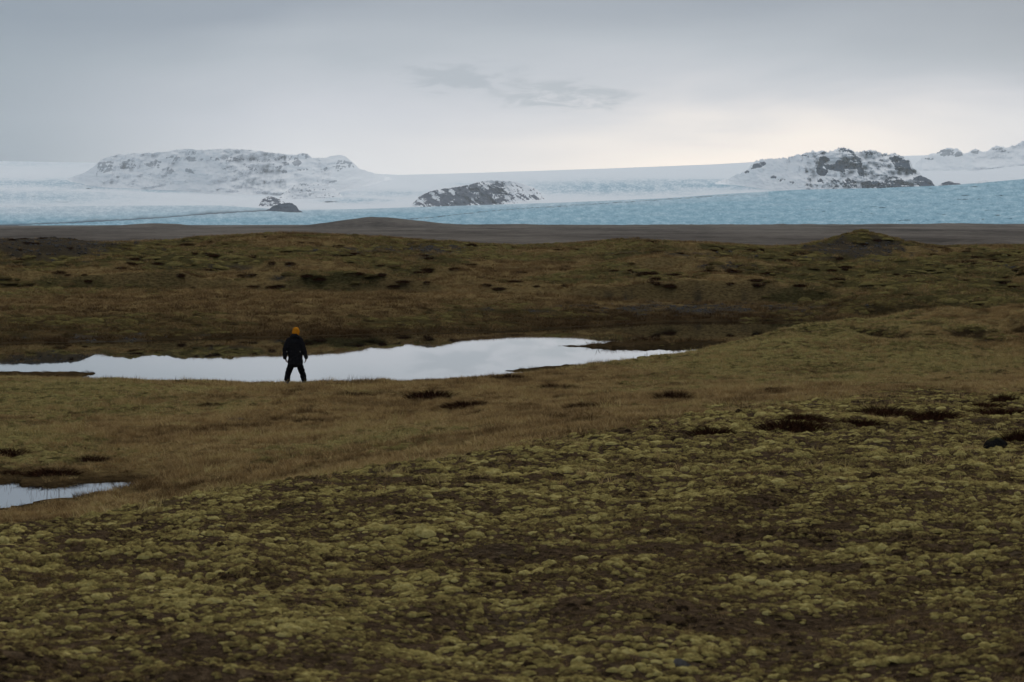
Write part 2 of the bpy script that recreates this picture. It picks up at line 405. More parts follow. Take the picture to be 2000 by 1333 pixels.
for px, py, wx, wy, s in [(500,590,600,26,-.8),(300,540,250,18,-.7),(960,520,90,12,-.8),(1300,570,700,16,-.6),(1150,505,60,10,-.5),(900,790,500,20,-.3),(1100,820,400,25,-.5),(1700,775,400,12,-.9),
                          (1700,700,330,60,.95),(1300,740,200,24,.3),(200,800,250,40,.2),(1500,510,500,40,.35),(620,480,300,22,.4)]:
    green = green + s * blob(px, py, wx, wy, 34, 240)
green = np.clip(green, 0, 1)

nr, nc = Z.shape
V = np.stack([GX, GY, Z], -1).reshape(-1, 3)
F = grid_faces(nr, nc)
seam = np.arange(nr - 1) * nc
F = np.concatenate([F, np.stack([seam + nc - 1, seam, seam + nc, seam + 2 * nc - 1], -1)])
F = F[:, ::-1]
ctr = len(V); V = np.vstack([V, [[0, 0, float(Z[0].mean())]]])
# soil noise material
gm, t, b = material('tundra_ground')
pos = t.new('ShaderNodeNewGeometry').outputs['Position']
aM, aG, aV, aW, aP = (t.attr(k).outputs['Fac'] for k in ('moss', 'green', 'gravel', 'wet', 'plain'))
sx = t.new('ShaderNodeVectorMath', {0: pos, 1: (1, 1, 2.5)}, operation='MULTIPLY').outputs[0]
nA = t.noise(sx, 0.9, 6, .62); nB = t.noise(sx, 5.0, 5, .65); nC = t.noise(sx, 22.0, 4, .7); nD = t.noise(sx, 0.22, 4, .6)
cg = t.ramp(nB, [(.28, (.060, .040, .018)), (.46, (.150, .105, .045)), (.60, (.215, .155, .068)), (.78, (.26, .195, .092))])
cm = t.ramp(nB, [(.28, (.026, .021, .009)), (.46, (.060, .050, .020)), (.60, (.092, .079, .031)), (.78, (.130, .113, .047))])
col = t.mix(t.sstep(t.math('ADD', aG, t.math('MULTIPLY', t.math('SUBTRACT', nA, .5), 1.2)), .25, .75), cg, cm)
red = t.sstep(t.noise(sx, .55, 5, .6), .56, .68)
col = t.mix(t.math('MULTIPLY', red, .35), col, (.075, .036, .018))
cs = t.ramp(nC, [(.3, (.020, .013, .008)), (.55, (.068, .047, .029)), (.75, (.140, .100, .062))])
col = t.mix(aM, col, cs)
cw = t.ramp(nB, [(.3, (.012, .008, .005)), (.6, (.032, .020, .011)), (.8, (.05, .032, .016))])
col = t.mix(t.math('MULTIPLY', aW, .85), col, cw)
cv_ = t.ramp(nC, [(.3, (.018, .014, .009)), (.5, (.046, .037, .025)), (.64, (.092, .075, .052)), (.74, (.18, .155, .12))])
col = t.mix(aV, col, cv_)
psv = t.new('ShaderNodeVectorMath', {0: pos, 1: (.5, .12, 1)}, operation='MULTIPLY').outputs[0]
nP_ = t.noise(psv, .018, 6, .65); nP2 = t.noise(pos, .16, 4, .6)
cp = t.ramp(t.math('ADD', t.math('MULTIPLY', nP_, .6), t.math('MULTIPLY', nP2, .4)), [(.40, (.045, .040, .036)), (.5, (.100, .089, .079)), (.60, (.150, .134, .119))])
col = t.mix(aP, col, cp)
t.l.new(col, b.inputs['Base Color']); b.inputs['Roughness'].default_value = .95
set_bump(t, b, t.math('ADD', nB, t.math('MULTIPLY', nC, .5)), .9, .12)
me = mesh_np('ground', V, F)
for k, arr in (('moss', moss), ('green', green), ('gravel', gravel), ('wet', wet), ('plain', pln)):
    add_attr(me, k, np.append(arr.ravel(), 0))
ground = tag(link('ground', me, gm), 'rolling brown and olive tundra ground running out to a grey outwash plain', 'ground', kind='structure')

def gz(x, y):
    x = np.asarray(x, float); y = np.asarray(y, float)
    return bilerp(azs, rows, Z, np.arctan2(x, y).ravel(), np.hypot(x, y).ravel()).reshape(x.shape)
def mask_at(M, x, y):
    return bilerp(azs, rows, M, np.arctan2(x, y), np.hypot(x, y))
def hit(px, py, rmin=5, rmax=4000):
    a, te = pix_dir(px, py); a = float(a); te = float(te)
    r = np.geomspace(rmin, rmax, 6000)
    g = bilerp(azs, rows, Z, np.full_like(r, a), r)
    k = np.argmax(g >= CAMZ + te * r)
    return r[k] * math.sin(a), r[k] * math.cos(a), float(g[k]), float(r[k])

# ------------------------------------------------------------------ water
wm, t, b = material('pond_water')
pos = t.new('ShaderNodeNewGeometry').outputs['Position']
b.inputs['Base Color'].default_value = (.006, .007, .006, 1); b.inputs['Roughness'].default_value = .012
b.inputs['IOR'].default_value = 1.333; b.inputs['Specular IOR Level'].default_value = .5
gls = t.new('ShaderNodeBsdfGlossy', {'Roughness': .012}); gls.inputs['Color'].default_value = (.95, .95, .95, 1)
wmx = t.new('ShaderNodeMixShader', {0: .45, 1: b.outputs[0], 2: gls.outputs[0]})
t.l.new(wmx.outputs[0], [n for n in t.n if n.type == 'OUTPUT_MATERIAL'][0].inputs[0])
wv = t.new('ShaderNodeVectorMath', {0: pos, 1: (.35, 1, 1)}, operation='MULTIPLY').outputs[0]
set_bump(t, b, t.noise(wv, 1.6, 3, .5), .035, .003)
def water(name, poly, grow, label):
    P = np.array(poly, float); c = P.mean(0)
    pts = []
    for p in P:
        d = p - c; q = c + d * (1 + grow / max(np.hypot(*d), 1))
        a, te = pix_dir(q[0], q[1]); r = min(-CAMZ / float(te), 132)
        pts.append((r * math.sin(a), r * math.cos(a), 0.0))
    bm = bmesh.new(); f = bm.faces.new([bm.verts.new(p) for p in pts]); bm.normal_update()
    if f.normal.z < 0: f.normal_flip()
    bmesh.ops.triangulate(bm, faces=[f])
    me = bpy.data.meshes.new(name); bm.to_mesh(me); bm.free()
    return tag(link(name, me, wm), label, 'pond', kind='structure')
water('pond', [(-500,690),(-500,720),(0,742),(300,752),(600,764),(860,757),(1000,748),(1200,722),(1400,690),(1560,662),(1700,640),(1640,618),(1300,618),(1000,636),(640,648),(300,658),(0,664)], 0,
      'still grey pond mirroring the sky behind the walking person')
water('pond', [(-260,930),(320,932),(330,950),(260,980),(120,996),(0,1010),(-200,1016)], 0, 'small shallow pool at the edge of the mossy slope with grass poking through')

# ================================================================== FAR LAND
def strip_land(name, sky, base, r0, r1, nrow, step, mat, rough=(0, 0), px0=None, px1=None, power=1.0, attrs=None, back=0.0, rfun=None, jag=0.0, jfreq=12., kind='structure', label='', cat='', seed=0, foot=0, depth=0):
    """a slope of land between its foot line and its crest line (both traced as pixel lines), lying between ranges r0 and r1, with a far side"""
    sky = np.array(sky, float); base = np.array(base, float)
    px0 = max(sky[0, 0], base[0, 0]) if px0 is None else px0; px1 = min(sky[-1, 0], base[-1, 0]) if px1 is None else px1
    cols = np.arange(px0, px1 + step, step)
    v = np.linspace(0, 1, nrow)
    PXm, Vm = np.meshgrid(cols, v)
    top = np.interp(cols, sky[:, 0], sky[:, 1]); bot = np.interp(cols, base[:, 0], base[:, 1])
    if jag: top = top + jag * fbm(cols / jfreq, cols * 0 + seed, 4, seed, .6)
    PYm = bot + (top - bot) * Vm
    if foot: r0 = np.maximum(snow_range(cols, bot), 9400) + foot; r1 = r0 + (depth if depth else r1)
    rr = r0 + (r1 - r0) * Vm ** power
    if rfun is not None: rr = rr + rfun(PXm, PYm, Vm)
    P = at(PXm, PYm, rr)
    if back > 0:
        nb = 8
        crest = P[-1]; ext = []
        dirv = crest[:, :2] / np.linalg.norm(crest[:, :2], axis=1, keepdims=True)
        for k in range(1, nb + 1):
            q = crest.copy(); q[:, :2] += dirv * back * k / nb; q[:, 2] = crest[:, 2] - (crest[:, 2] + 40) * (k / nb) ** 1.4
            ext.append(q)
        P = np.concatenate([P, np.array(ext)], 0)
        PXm = np.concatenate([PXm, np.repeat(PXm[-1:], nb, 0)]); PYm = np.concatenate([PYm, np.repeat(PYm[-1:], nb, 0)]); Vm = np.concatenate([Vm, np.ones((nb, len(cols)))])
    # a skirt below the foot so that it stands in the ground
    q = P[0].copy(); q[:, 2] = np.minimum(q[:, 2] - 40, -30)
    P = np.concatenate([q[None], P], 0)
    PXm = np.concatenate([PXm[:1], PXm]); PYm = np.concatenate([PYm[:1], PYm]); Vm = np.concatenate([Vm[:1], Vm])
    me = mesh_np(name, P.reshape(-1, 3), grid_faces(*P.shape[:2]))
    if attrs:
        for k, fn in attrs.items(): add_attr(me, k, fn(PXm, PYm, Vm).ravel())
    return tag(link(name, me, mat), label, cat, kind=kind)

# ---- glacier ice material
im, t, b = material('glacier_ice')
pos = t.new('ShaderNodeNewGeometry').outputs['Position']
aB = t.attr('blue').outputs['Fac']; aC = t.attr('crev').outputs['Fac']; aD = t.attr('debris').outputs['Fac']
iv = t.new('ShaderNodeCombineXYZ', {0: t.attr('along').outputs['Fac'], 1: t.attr('up').outputs['Fac'], 2: 0.0}).outputs[0]
n1_ = t.noise(iv, .40, 6, .66); n2_ = t.noise(iv, 1.5, 5, .75)
blue = t.ramp(t.math('ADD', t.math('MULTIPLY', n1_, .55), t.math('MULTIPLY', n2_, .45)),
              [(.34, (.03, .095, .15)), (.43, (.175, .335, .435)), (.52, (.265, .445, .55)), (.64, (.42, .59, .68))])
snow = (.70, .745, .80)
col = t.mix(aB, snow, blue)
cvk = t.sstep(t.math('ADD', t.math('MULTIPLY', n2_, .6), t.math('MULTIPLY', n1_, .4)), .56, .44)
col = t.mix(t.math('MULTIPLY', aC, cvk), col, (.17, .34, .46))
col = t.mix(t.math('MULTIPLY', aD, t.sstep(t.math('ADD', n2_, t.math('MULTIPLY', aD, .5)), .48, .80)), col, (.035, .048, .072))
t.l.new(col, b.inputs['Base Color']); b.inputs['Roughness'].default_value = .7
set_bump(t, b, t.math('ADD', n1_, n2_), .4, 6.0)

# ---- snow and rock material
def rock_snow(name, rock_a, rock_b, scale):
    m, t, b = material(name)
    pos = t.new('ShaderNodeNewGeometry').outputs['Position']
    aR = t.attr('rock').outputs['Fac']
    rv = t.new('ShaderNodeVectorMath', {0: pos, 1: (1, .5, 1.0)}, operation='MULTIPLY').outputs[0]
    nn = t.noise(rv, scale, 7, .68); nf = t.noise(rv, scale * 3.5, 5, .75)
    f = t.math('ADD', aR, t.math('MULTIPLY', t.math('SUBTRACT', t.math('ADD', t.math('MULTIPLY', nn, .5), t.math('MULTIPLY', nf, .5)), .5), 1.2))
    mask = t.sstep(f, .44, .56)
    mask = t.math('MULTIPLY', mask, t.sstep(aR, .02, .12))
    rc = t.mix(t.sstep(nf, .35, .65), rock_a, rock_b)
    col = t.mix(mask, (.84, .87, .91), rc)
    t.l.new(col, b.inputs['Base Color']); b.inputs['Roughness'].default_value = .85
    set_bump(t, b, t.math('ADD', nn, nf), .5, 4.0)
    return m
M_LEFT = rock_snow('snowy_basalt_hazed', (.27, .30, .35), (.39, .42, .47), .016)  # distance haze painted into the rock colours, so paler than bare basalt
M_MID = rock_snow('snowy_basalt_streaked', (.060, .075, .11), (.125, .14, .18), .022)
M_RIGHT = rock_snow('snowy_basalt_dark', (.030, .048, .080), (.062, .085, .125), .018)
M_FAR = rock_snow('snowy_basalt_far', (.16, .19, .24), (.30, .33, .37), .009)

# ---- glacier tongue
toe = [(-900,458),(-200,452),(0,452),(200,455),(400,458),(640,458),(900,450),(1200,446),(1500,444),(1800,443),(2000,441),(2300,440),(2900,438)]
gtop = [(-900,412),(-200,408),(0,405),(250,402),(430,402),(570,411),(700,409),(810,405),(940,401),(1100,396),(1290,388),(1420,379),(1560,371),(1700,368),(1840,363),(1920,357),(2000,350),(2300,335),(2900,320)]
def g_rough(X, Y, Vv):
    return (90 * fbm(X / 60, Y / 6.0, 3, 80) + 16 * fbm(X / 9, Y / 1.6, 3, 84)) * sst(Vv, 0, .06)
def g_blue(X, Y, Vv):
    k = 1 - .62 * sst(800 - X, 0, 700) * sst(Vv, .30, .9)
    k = k * (1 - .35 * sst(Vv, .7, 1.0) * (X < 1500)) + .12 * fbm(X / 120, Y / 6, 3, 90)
    return np.clip(k, 0, 1)
l1 = [(-300,446),(0,441),(130,436),(300,427),(400,419),(480,414),(545,411)]
l2 = [(560,456),(650,444),(740,435),(850,424),(980,410),(1100,403),(1250,393),(1420,382),(1500,377)]
def near_line(X, Y, L, wdt):
    L = np.array(L, float); yy = np.interp(X, L[:, 0], L[:, 1], left=9999, right=9999)
    return np.exp(-((Y - yy) / wdt) ** 2)
def g_deb(X, Y, Vv):
    L = np.array(l1, float); dy = np.interp(X, L[:, 0], L[:, 1], left=9999, right=9999) - Y + .8 * fbm(X / 14, X * 0, 3, 91)
    wd = 2.2 + 2.6 * np.clip(fbm(X / 70, X * 0 + 3, 2, 92) + .3, 0, 1)
    d = np.where(dy >= 0, .95 * np.exp(-np.clip(dy, 0, 50) / wd), .95 * np.exp(-(np.clip(dy, -50, 0) / .7) ** 2))
    L = np.array(l2, float); dy = np.interp(X, L[:, 0], L[:, 1], left=9999, right=9999) - Y + 1.0 * fbm(X / 11, X * 0, 3, 93)
    w2 = .9 + 1.6 * sst(900 - X, 0, 200) + 3.0 * sst(760 - X, 0, 160)
    d = np.maximum(d, np.exp(-(dy / w2) ** 2) * np.clip(.62 + .75 * fbm(X / 9, Y / 3, 3, 94), 0, 1) * sst(1500 - X, 0, 120))
    d = np.maximum(d, .6 * sst(Vv, .10, .0) * sst(X, 1650, 2050))
    d = np.maximum(d, .8 * np.exp(-((X - 640) / 70) ** 2 - ((Y - 447) / 6) ** 2) * np.clip(.6 + fbm(X / 8, Y / 2.5, 3, 96), 0, 1))
    return np.clip(d, 0, 1)
strip_land('glacier', gtop, toe, 4400, 9500, 120, 2.4, im, power=1.0, rfun=g_rough, back=0,
           attrs={'along': lambda X, Y, v: X / 7.0, 'up': lambda X, Y, v: Y / 2.4, 'blue': g_blue, 'crev': lambda X, Y, v: .35 + 0 * X, 'debris': g_deb},
           label='broad blue glacier tongue crossing the view behind the brown plain', cat='glacier')

# ---- snowfields and the ice cap behind
icap = [(-1200,300),(-300,312),(0,315),(180,318),(400,322),(700,338),(780,342),(900,339),(1050,334),(1200,329),(1300,325),(1400,321),(1520,314),(1640,308),(1760,305),(1830,303),(1900,299),(1960,292),(2000,286),(2200,262),(2800,245)]
ibase = [(-1200,425),(-300,420),(0,416),(250,413),(430,412),(570,418),(700,417),(810,414),(940,410),(1100,404),(1290,396),(1420,388),(1560,380),(1700,376),(1840,372),(1920,367),(2000,360),(2200,352),(2800,345)]
def i_crev(X, Y, v):
    k = 0 * X
    for px, py, wx, wy, s in [(150,358,230,7,.9),(300,366,180,5,.8),(60,385,160,12,.55),(330,372,60,4,.9),(690,392,60,5,.7),(960,360,70,4,.6),(770,378,90,6,.5),
                              (1200,366,170,12,1.0),(1420,362,260,9,.9),(1350,355,200,5,.7),(1150,372,110,8,.8),(1600,369,120,4,.5),(600,378,140,6,.35),(0,320,200,8,.25)]:
        k = np.maximum(k, s * np.exp(-((X - px) / wx) ** 2 - ((Y - py) / wy) ** 2))
    return np.clip(k + .15 * fbm(X / 60, Y / 5, 3, 95) * (k > .1), 0, 1)
def i_rough(X, Y, v):
    return (260 * fbm(X / 120, Y / 9, 4, 97) + 40 * i_crev(X, Y, v) * fbm(X / 6, Y / 1.8, 3, 99)) * sst(v, 0, .1) * sst(v, 1.0, .93)
def i_blue(X, Y, v):
    return np.clip(.6 * sst(v, .14, .0) + .30 * i_crev(X, Y, v) + .16 * np.exp(-((X - 1190) / 200) ** 2 - ((Y - 364) / 7) ** 2) + .18 * np.exp(-((X - 60) / 200) ** 2 - ((Y - 390) / 14) ** 2), 0, 1)
strip_land('snowfield', icap, ibase, 9300, 23000, 110, 3.0, im, power=1.15, rfun=i_rough,
           attrs={'along': lambda X, Y, v: X / 7.0, 'up': lambda X, Y, v: Y / 2.4, 'blue': i_blue, 'crev': i_crev, 'debris': lambda X, Y, v: 0 * X},
           label='white ice cap rising behind the glacier to the pale skyline', cat='ice cap')

IC, IB = np.array(icap, float), np.array(ibase, float)
def snow_range(px, py):
    tp = np.interp(px, IC[:, 0], IC[:, 1]); bt = np.interp(px, IB[:, 0], IB[:, 1])
    return 9300 + 13700 * np.clip((bt - py) / (bt - tp), 0, 1) ** 1.15
def ell(X, Y, L):
    k = 0 * X
    for px, py, wx, wy, s in L: k = np.maximum(k, s * np.exp(-(((X - px) / wx) ** 2 + ((Y - py) / wy) ** 2) ** 2.4))
    return np.clip(k, 0, 1.2)
def polys(X, Y, L, x0, y0, k, soft=1.3):
    m = 0 * X
    for s, P in L:
        Q = [(x0 + a / k, y0 + c / k) for a, c in P]
        m = np.maximum(m, s * sst(poly_sd(X, Y, Q), -3.2 * soft, 1.4 * soft))
    return m
LM1 = [(.75,[(185,250),(240,230),(330,225),(390,230),(370,330),(270,360),(205,345)]),(.8,[(465,290),(500,220),(580,200),(580,310),(480,315)]),(.65,[(595,215),(680,235),(680,295),(610,305)]),
 (.75,[(760,255),(830,245),(900,200),(980,235),(940,280),(850,290),(790,275)]),(.55,[(1020,170),(1060,140),(1200,170),(1200,215),(1100,240),(1030,220)]),(.85,[(1265,175),(1320,165),(1400,185),(1390,215),(1300,220)]),
 (.5,[(1420,180),(1480,185),(1480,215),(1420,210)]),(.62,[(1550,170),(1650,170),(1680,210),(1580,215)]),(.58,[(1720,190),(1800,160),(1920,180),(1910,220),(1760,235)]),(.8,[(1040,290),(1080,300),(1130,350),(1080,375),(1040,360)]),
 (.8,[(1270,310),(1320,310),(1370,370),(1310,355),(1265,340)]),(.7,[(1690,280),(1740,290),(1780,350),(1720,320)]),(.6,[(890,310),(930,285),(960,290),(910,325)]),(.42,[(120,330),(200,340),(200,400),(140,400)]),(.45,[(1150,80),(1400,90),(1400,150),(1200,140)])]
LM2 = [(.55,[(20,200),(250,180),(400,170),(540,190),(540,215),(300,225),(40,228)]),(.52,[(550,160),(640,150),(800,165),(780,190),(640,220),(560,215)]),(1.0,[(700,240),(760,205),(805,240),(770,285),(720,270)]),(.9,[(575,240),(640,240),(655,270),(600,262)]),
 (.62,[(80,270),(250,300),(260,330),(190,345),(150,300)]),(.8,[(320,300),(390,325),(390,355),(320,345)]),(.7,[(480,300),(560,270),(590,300),(520,320)]),(.85,[(540,345),(610,335),(640,360),(590,362)]),(.5,[(740,320),(880,300),(900,340),(780,345)]),(.6,[(390,260),(460,255),(440,285)]),
 (.62,[(1180,250),(1240,215),(1300,205),(1440,240),(1450,300),(1390,295),(1320,300),(1250,350),(1230,320),(1190,290)]),(.65,[(1000,390),(1040,320),(1110,285),(1130,310),(1060,360),(1010,385)]),(.7,[(1120,485),(1160,460),(1250,455),(1230,470),(1150,490)]),(.6,[(800,130),(870,120),(900,170),(870,200),(820,180)])]
RM = [(1.1,[(830,175),(870,168),(910,195),(860,205),(860,245),(820,245)]),(1.15,[(800,265),(830,262),(885,295),(870,325),(835,330),(805,305)]),
 (1.15,[(865,245),(960,235),(985,205),(1090,225),(1190,230),(1190,260),(1110,270),(1025,265),(1050,325),(1010,290),(940,280),(890,268)]),(1.1,[(1170,265),(1205,275),(1212,340),(1180,325),(1165,290)]),
 (.85,[(1050,165),(1100,190),(1140,165),(1185,185),(1185,220),(1120,222),(1070,195)]),(.52,[(960,120),(1030,85),(1075,90),(1140,135),(1140,160),(1080,150),(1020,125)]),(.5,[(1210,110),(1280,105),(1370,130),(1300,155),(1230,150)]),
 (.68,[(1440,180),(1490,155),(1600,195),(1615,255),(1660,300),(1640,325),(1560,300),(1500,280),(1480,230)]),(1.1,[(1575,200),(1612,205),(1612,260),(1655,300),(1600,290),(1570,240)]),(1.1,[(1445,180),(1490,158),(1530,180),(1480,200)]),
 (.64,[(1380,430),(1420,350),(1500,340),(1600,400),(1680,440),(1380,440)]),(.85,[(1700,340),(1780,345),(1845,410),(1850,440),(1720,440),(1650,360)]),(.72,[(1200,400),(1260,375),(1380,395),(1420,440),(1200,440)]),(.5,[(900,440),(920,350),(1000,380),(1080,350),(1150,385),(1170,440)]),
 (1.0,[(395,350),(415,335),(430,350)]),(.36,[(380,390),(480,345),(620,400),(620,415)]),(.4,[(680,400),(740,390),(800,425),(690,425)]),(.5,[(800,360),(860,370),(860,400),(800,385)]),(.85,[(220,270),(240,232),(330,215),(340,232),(290,262)]),(1.0,[(165,305),(175,290),(190,300)]),
 (.6,[(640,155),(660,146),(720,150),(700,160)]),(.6,[(820,138),(850,122),(880,130),(850,142)]),(.45,[(1310,250),(1390,245),(1380,262),(1310,265)]),(.5,[(1250,320),(1350,330),(1340,350),(1260,335)])]
def relief(a1, a2, fx=30, fy=14, seed=100, gully=0, slant=0):
    def f(X, Y, v):
        e = sst(v, 0, .08)
        x = X + slant * Y
        return (a1 * fbm(x / fx, Y / fy, 4, seed) + a2 * fbm(x / (fx * .25), Y / (fy * .4), 3, seed + 7) + gully * np.abs(perlin(x / 11, Y / 60, seed + 11))) * e
    return f
def crag(X, Y, seed, sl=.4):
    return .5 * fbm(X / 24, Y / 3.4, 3, seed) + .5 * fbm((X + sl * Y) / 4.2, Y / 12, 3, seed + 5) + .35 * fbm(X / 4, Y / 3, 3, seed + 9)
# left table mountain
lm_sky = [(120,352),(165,338),(186,323),(196,313),(215,306),(240,301),(290,299),(322,297),(345,292),(372,291),(385,294),(420,292),(455,291),(495,294),(520,298),(545,300),(575,303),(592,299),(602,302),(610,309),(632,309),(648,305),(662,302),(674,306),(690,318),(700,329),(722,336),(745,342),(775,352)]
lm_base = [(120,354),(160,362),(200,368),(350,374),(450,381),(560,385),(650,379),(720,364),(750,354.5),(775,352.5)]
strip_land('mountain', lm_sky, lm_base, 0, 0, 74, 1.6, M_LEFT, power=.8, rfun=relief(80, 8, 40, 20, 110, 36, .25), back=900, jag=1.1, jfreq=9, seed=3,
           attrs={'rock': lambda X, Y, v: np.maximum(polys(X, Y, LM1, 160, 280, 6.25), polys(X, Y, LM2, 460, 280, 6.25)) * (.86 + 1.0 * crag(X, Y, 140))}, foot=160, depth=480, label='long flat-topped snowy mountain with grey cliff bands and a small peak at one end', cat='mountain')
# low snowy knolls and the small dark bluff at the glacier edge
strip_land('knoll', [(505,402),(512,390),(524,384),(538,386),(552,394),(566,402)], [(505,404),(566,404)], 0, 0, 26, 1.6, M_MID, rfun=relief(14, 4, 18, 8, 150), back=400, jag=1.2, jfreq=6, seed=5,
           attrs={'rock': lambda X, Y, v: .52 + .2 * fbm(X / 8, Y / 4, 3, 151)}, foot=50, depth=90, label='small speckled snowy knoll above the dark bluff', cat='hill')
strip_land('bluff', [(500,414),(525,409),(536,401),(550,398),(562,396),(572,398),(579,403),(584,411),(590,414)], [(500,415),(590,415)], 9000, 9110, 26, 1.4, M_RIGHT, rfun=relief(12, 4, 18, 8, 160), back=300, jag=.8, jfreq=5, seed=6,
           attrs={'rock': lambda X, Y, v: 1.15 + .2 * fbm(X / 8, Y / 4, 3, 161) - .5 * np.exp(-((X - 545) / 14) ** 2 - ((Y - 403) / 3) ** 2)}, label='small dark rock bluff where the dark moraine line starts', cat='hill')
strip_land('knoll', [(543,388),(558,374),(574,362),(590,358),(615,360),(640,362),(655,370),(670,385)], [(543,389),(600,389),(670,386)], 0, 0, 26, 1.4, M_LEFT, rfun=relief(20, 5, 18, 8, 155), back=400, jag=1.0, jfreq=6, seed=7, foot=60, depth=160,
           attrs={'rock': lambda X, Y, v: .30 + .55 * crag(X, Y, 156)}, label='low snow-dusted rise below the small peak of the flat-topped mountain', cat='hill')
# central nunatak
cm_sky = [(806,398),(818,385),(838,375),(860,370),(885,367),(915,362),(935,356),(955,353),(975,353),(1000,355),(1020,359),(1040,366),(1055,375),(1060,382),(1064,390)]
cm_base = [(806,400),(815,405),(900,404),(1000,399),(1064,390.5)]
def cm_rock(X, Y, v):
    k = .53 + .34 * fbm((X - Y * 1.1 + 6 * fbm(X / 30, Y / 14, 2, 178)) / 7.5, Y / 30, 4, 170) + .38 * fbm(X / 24, Y / 10, 3, 174) + .22 * fbm(X / 3, Y / 2.2, 2, 176)
    k = k + .22 * np.exp(-((X - 905) / 70) ** 2) - .30 * sst(v, .72, 1.0) * sst(X, 880, 960) - .16 * sst(X, 960, 1030) - .15 * sst(-X, -835, -812)
    return k
strip_land('nunatak', cm_sky, cm_base, 0, 0, 60, 1.4, M_MID, power=.9, rfun=relief(30, 7, 22, 16, 171, 26, -.9), back=500, jag=.8, jfreq=7, seed=8,
           attrs={'rock': cm_rock}, foot=50, depth=240, label='dark streaked rock hump with snow gullies standing in the middle of the ice', cat='mountain')
# right massif
rm_sky = [(1395,358),(1430,345),(1455,334),(1468,322),(1475,314),(1500,310),(1530,309),(1560,303),(1585,296),(1610,296),(1630,294),(1641,289),(1652,288),(1660,293),(1672,298),(1684,294),(1700,293),(1716,298),(1736,301),(1744,297),(1752,302),(1766,308),(1776,313),(1780,322),(1788,334),(1800,342),(1815,350),(1828,364),(1836,368)]
rm_base = [(1395,359),(1430,362),(1480,369),(1560,375),(1640,376),(1700,375),(1836,372)]
strip_land('mountain', rm_sky, rm_base, 0, 0, 78, 1.4, M_RIGHT, power=.85, rfun=relief(90, 9, 30, 18, 180, 55, -.3), back=700, jag=3.0, jfreq=6, seed=11,
           attrs={'rock': lambda X, Y, v: polys(X, Y, RM, 1420, 270, 4.545, 1.8) * (1.02 + .78 * crag(X, Y, 190, -.7))}, foot=70, depth=420, label='craggy snow-covered mountain with blue-black cliffs under the warm sky', cat='mountain')
# peaks beyond it
fm_sky = [(1770,330),(1790,318),(1805,305),(1815,302),(1830,298),(1840,293),(1855,289),(1870,291),(1885,301),(1896,295),(1906,291),(1918,296),(1926,299),(1938,287),(1950,285),(1965,289),(1985,283),(2010,270),(2060,262),(2200,250)]
fm_base = [(1770,331),(1800,335),(1900,335),(2000,325),(2200,300)]
fm_rock = [(1850,299,26,8,.75),(1868,302,16,6,.7),(1815,311,14,3,.6),(1906,297,14,5,.6),(1948,291,16,4,.65),(1960,295,8,3,.6)]
strip_land('mountain', fm_sky, fm_base, 0, 0, 50, 1.6, M_FAR, rfun=relief(50, 9, 40, 20, 200), back=1500, jag=2.2, jfreq=6, seed=13,
           attrs={'rock': lambda X, Y, v: ell(X, Y, fm_rock) * (.9 + .7 * crag(X, Y, 210))}, foot=160, depth=400, label='faint hazy snow peaks with a few rock tips at the edge of the view', cat='mountain')
strip_land('knoll', [(1826,368),(1840,358),(1852,354),(1868,358),(1885,362),(1905,356),(1925,352),(1945,358),(1960,366)], [(1826,370),(1960,368)], 0, 0, 24, 1.6, M_MID, rfun=relief(12, 4, 18, 8, 220), back=400, jag=1.0, jfreq=6, seed=14,
           attrs={'rock': lambda X, Y, v: .42 * np.exp(-((X - 1855) / 30) ** 2) + .28 + .2 * fbm(X / 9, Y / 4, 3, 221)}, foot=40, depth=90, label='low speckled snow knoll at the foot of the craggy mountain', cat='hill')
# ================================================================== GROUND COVER
def foliage_mat(name, stops, noise_scale=30.0, var=.35, rough=.9, bump=False):
    m, t, b = material(name)
    tint = t.attr('tint', 'INSTANCER').outputs['Fac']
    pos = t.new('ShaderNodeNewGeometry').outputs['Position']
    n = t.noise(pos, noise_scale, 3, .6)
    f = t.math('ADD', tint, t.math('MULTIPLY', t.math('SUBTRACT', n, .5), var), clamp=True)
    col = t.ramp(f, stops)
    t.l.new(col, b.inputs['Base Color']); b.inputs['Roughness'].default_value = rough
    if bump: set_bump(t, b, t.noise(pos, 260, 3, .7), .8, .006)
    return m
def blades(r, n, base_r, h0, h1, width, lean, zbase=0.0, dome=None):
    """n thin upright blades, two triangles each"""
    V = []; F = []
    for k in range(n):
        a = r.uniform(0, 6.283); q = base_r * math.sqrt(r.uniform())
        x, y = q * math.cos(a), q * math.sin(a)
        z = zbase if dome is None else dome(x, y)
        h = r.uniform(h0, h1); la = r.uniform(0, 6.283); l = lean * h * r.uniform(.2, 1)
        if dome is not None: la = a + r.normal(0, .6); l = lean * h * (.25 + q / max(base_r, 1e-6))
        wa = r.uniform(0, 3.1416); wx, wy = math.cos(wa) * width, math.sin(wa) * width
        mxp, myp = x + math.cos(la) * l * .4, y + math.sin(la) * l * .4
        tx, ty = x + math.cos(la) * l, y + math.sin(la) * l
        i = len(V)
        V += [(x - wx, y - wy, z), (x + wx, y + wy, z), (mxp + wx * .7, myp + wy * .7, z + h * .6), (mxp - wx * .7, myp - wy * .7, z + h * .6), (tx, ty, z + h)]
        F += [(i, i + 1, i + 2), (i, i + 2, i + 3), (i + 3, i + 2, i + 4)]
    return V, F
def dome_fn(seed, H, lump):
    def f(x, y):
        q = math.hypot(x, y)
        return H * max(0.0, 1 - q ** 2.3) ** .62 * (1 + lump * float(perlin(x * 1.7, y * 1.7, seed))) - .04
    return f
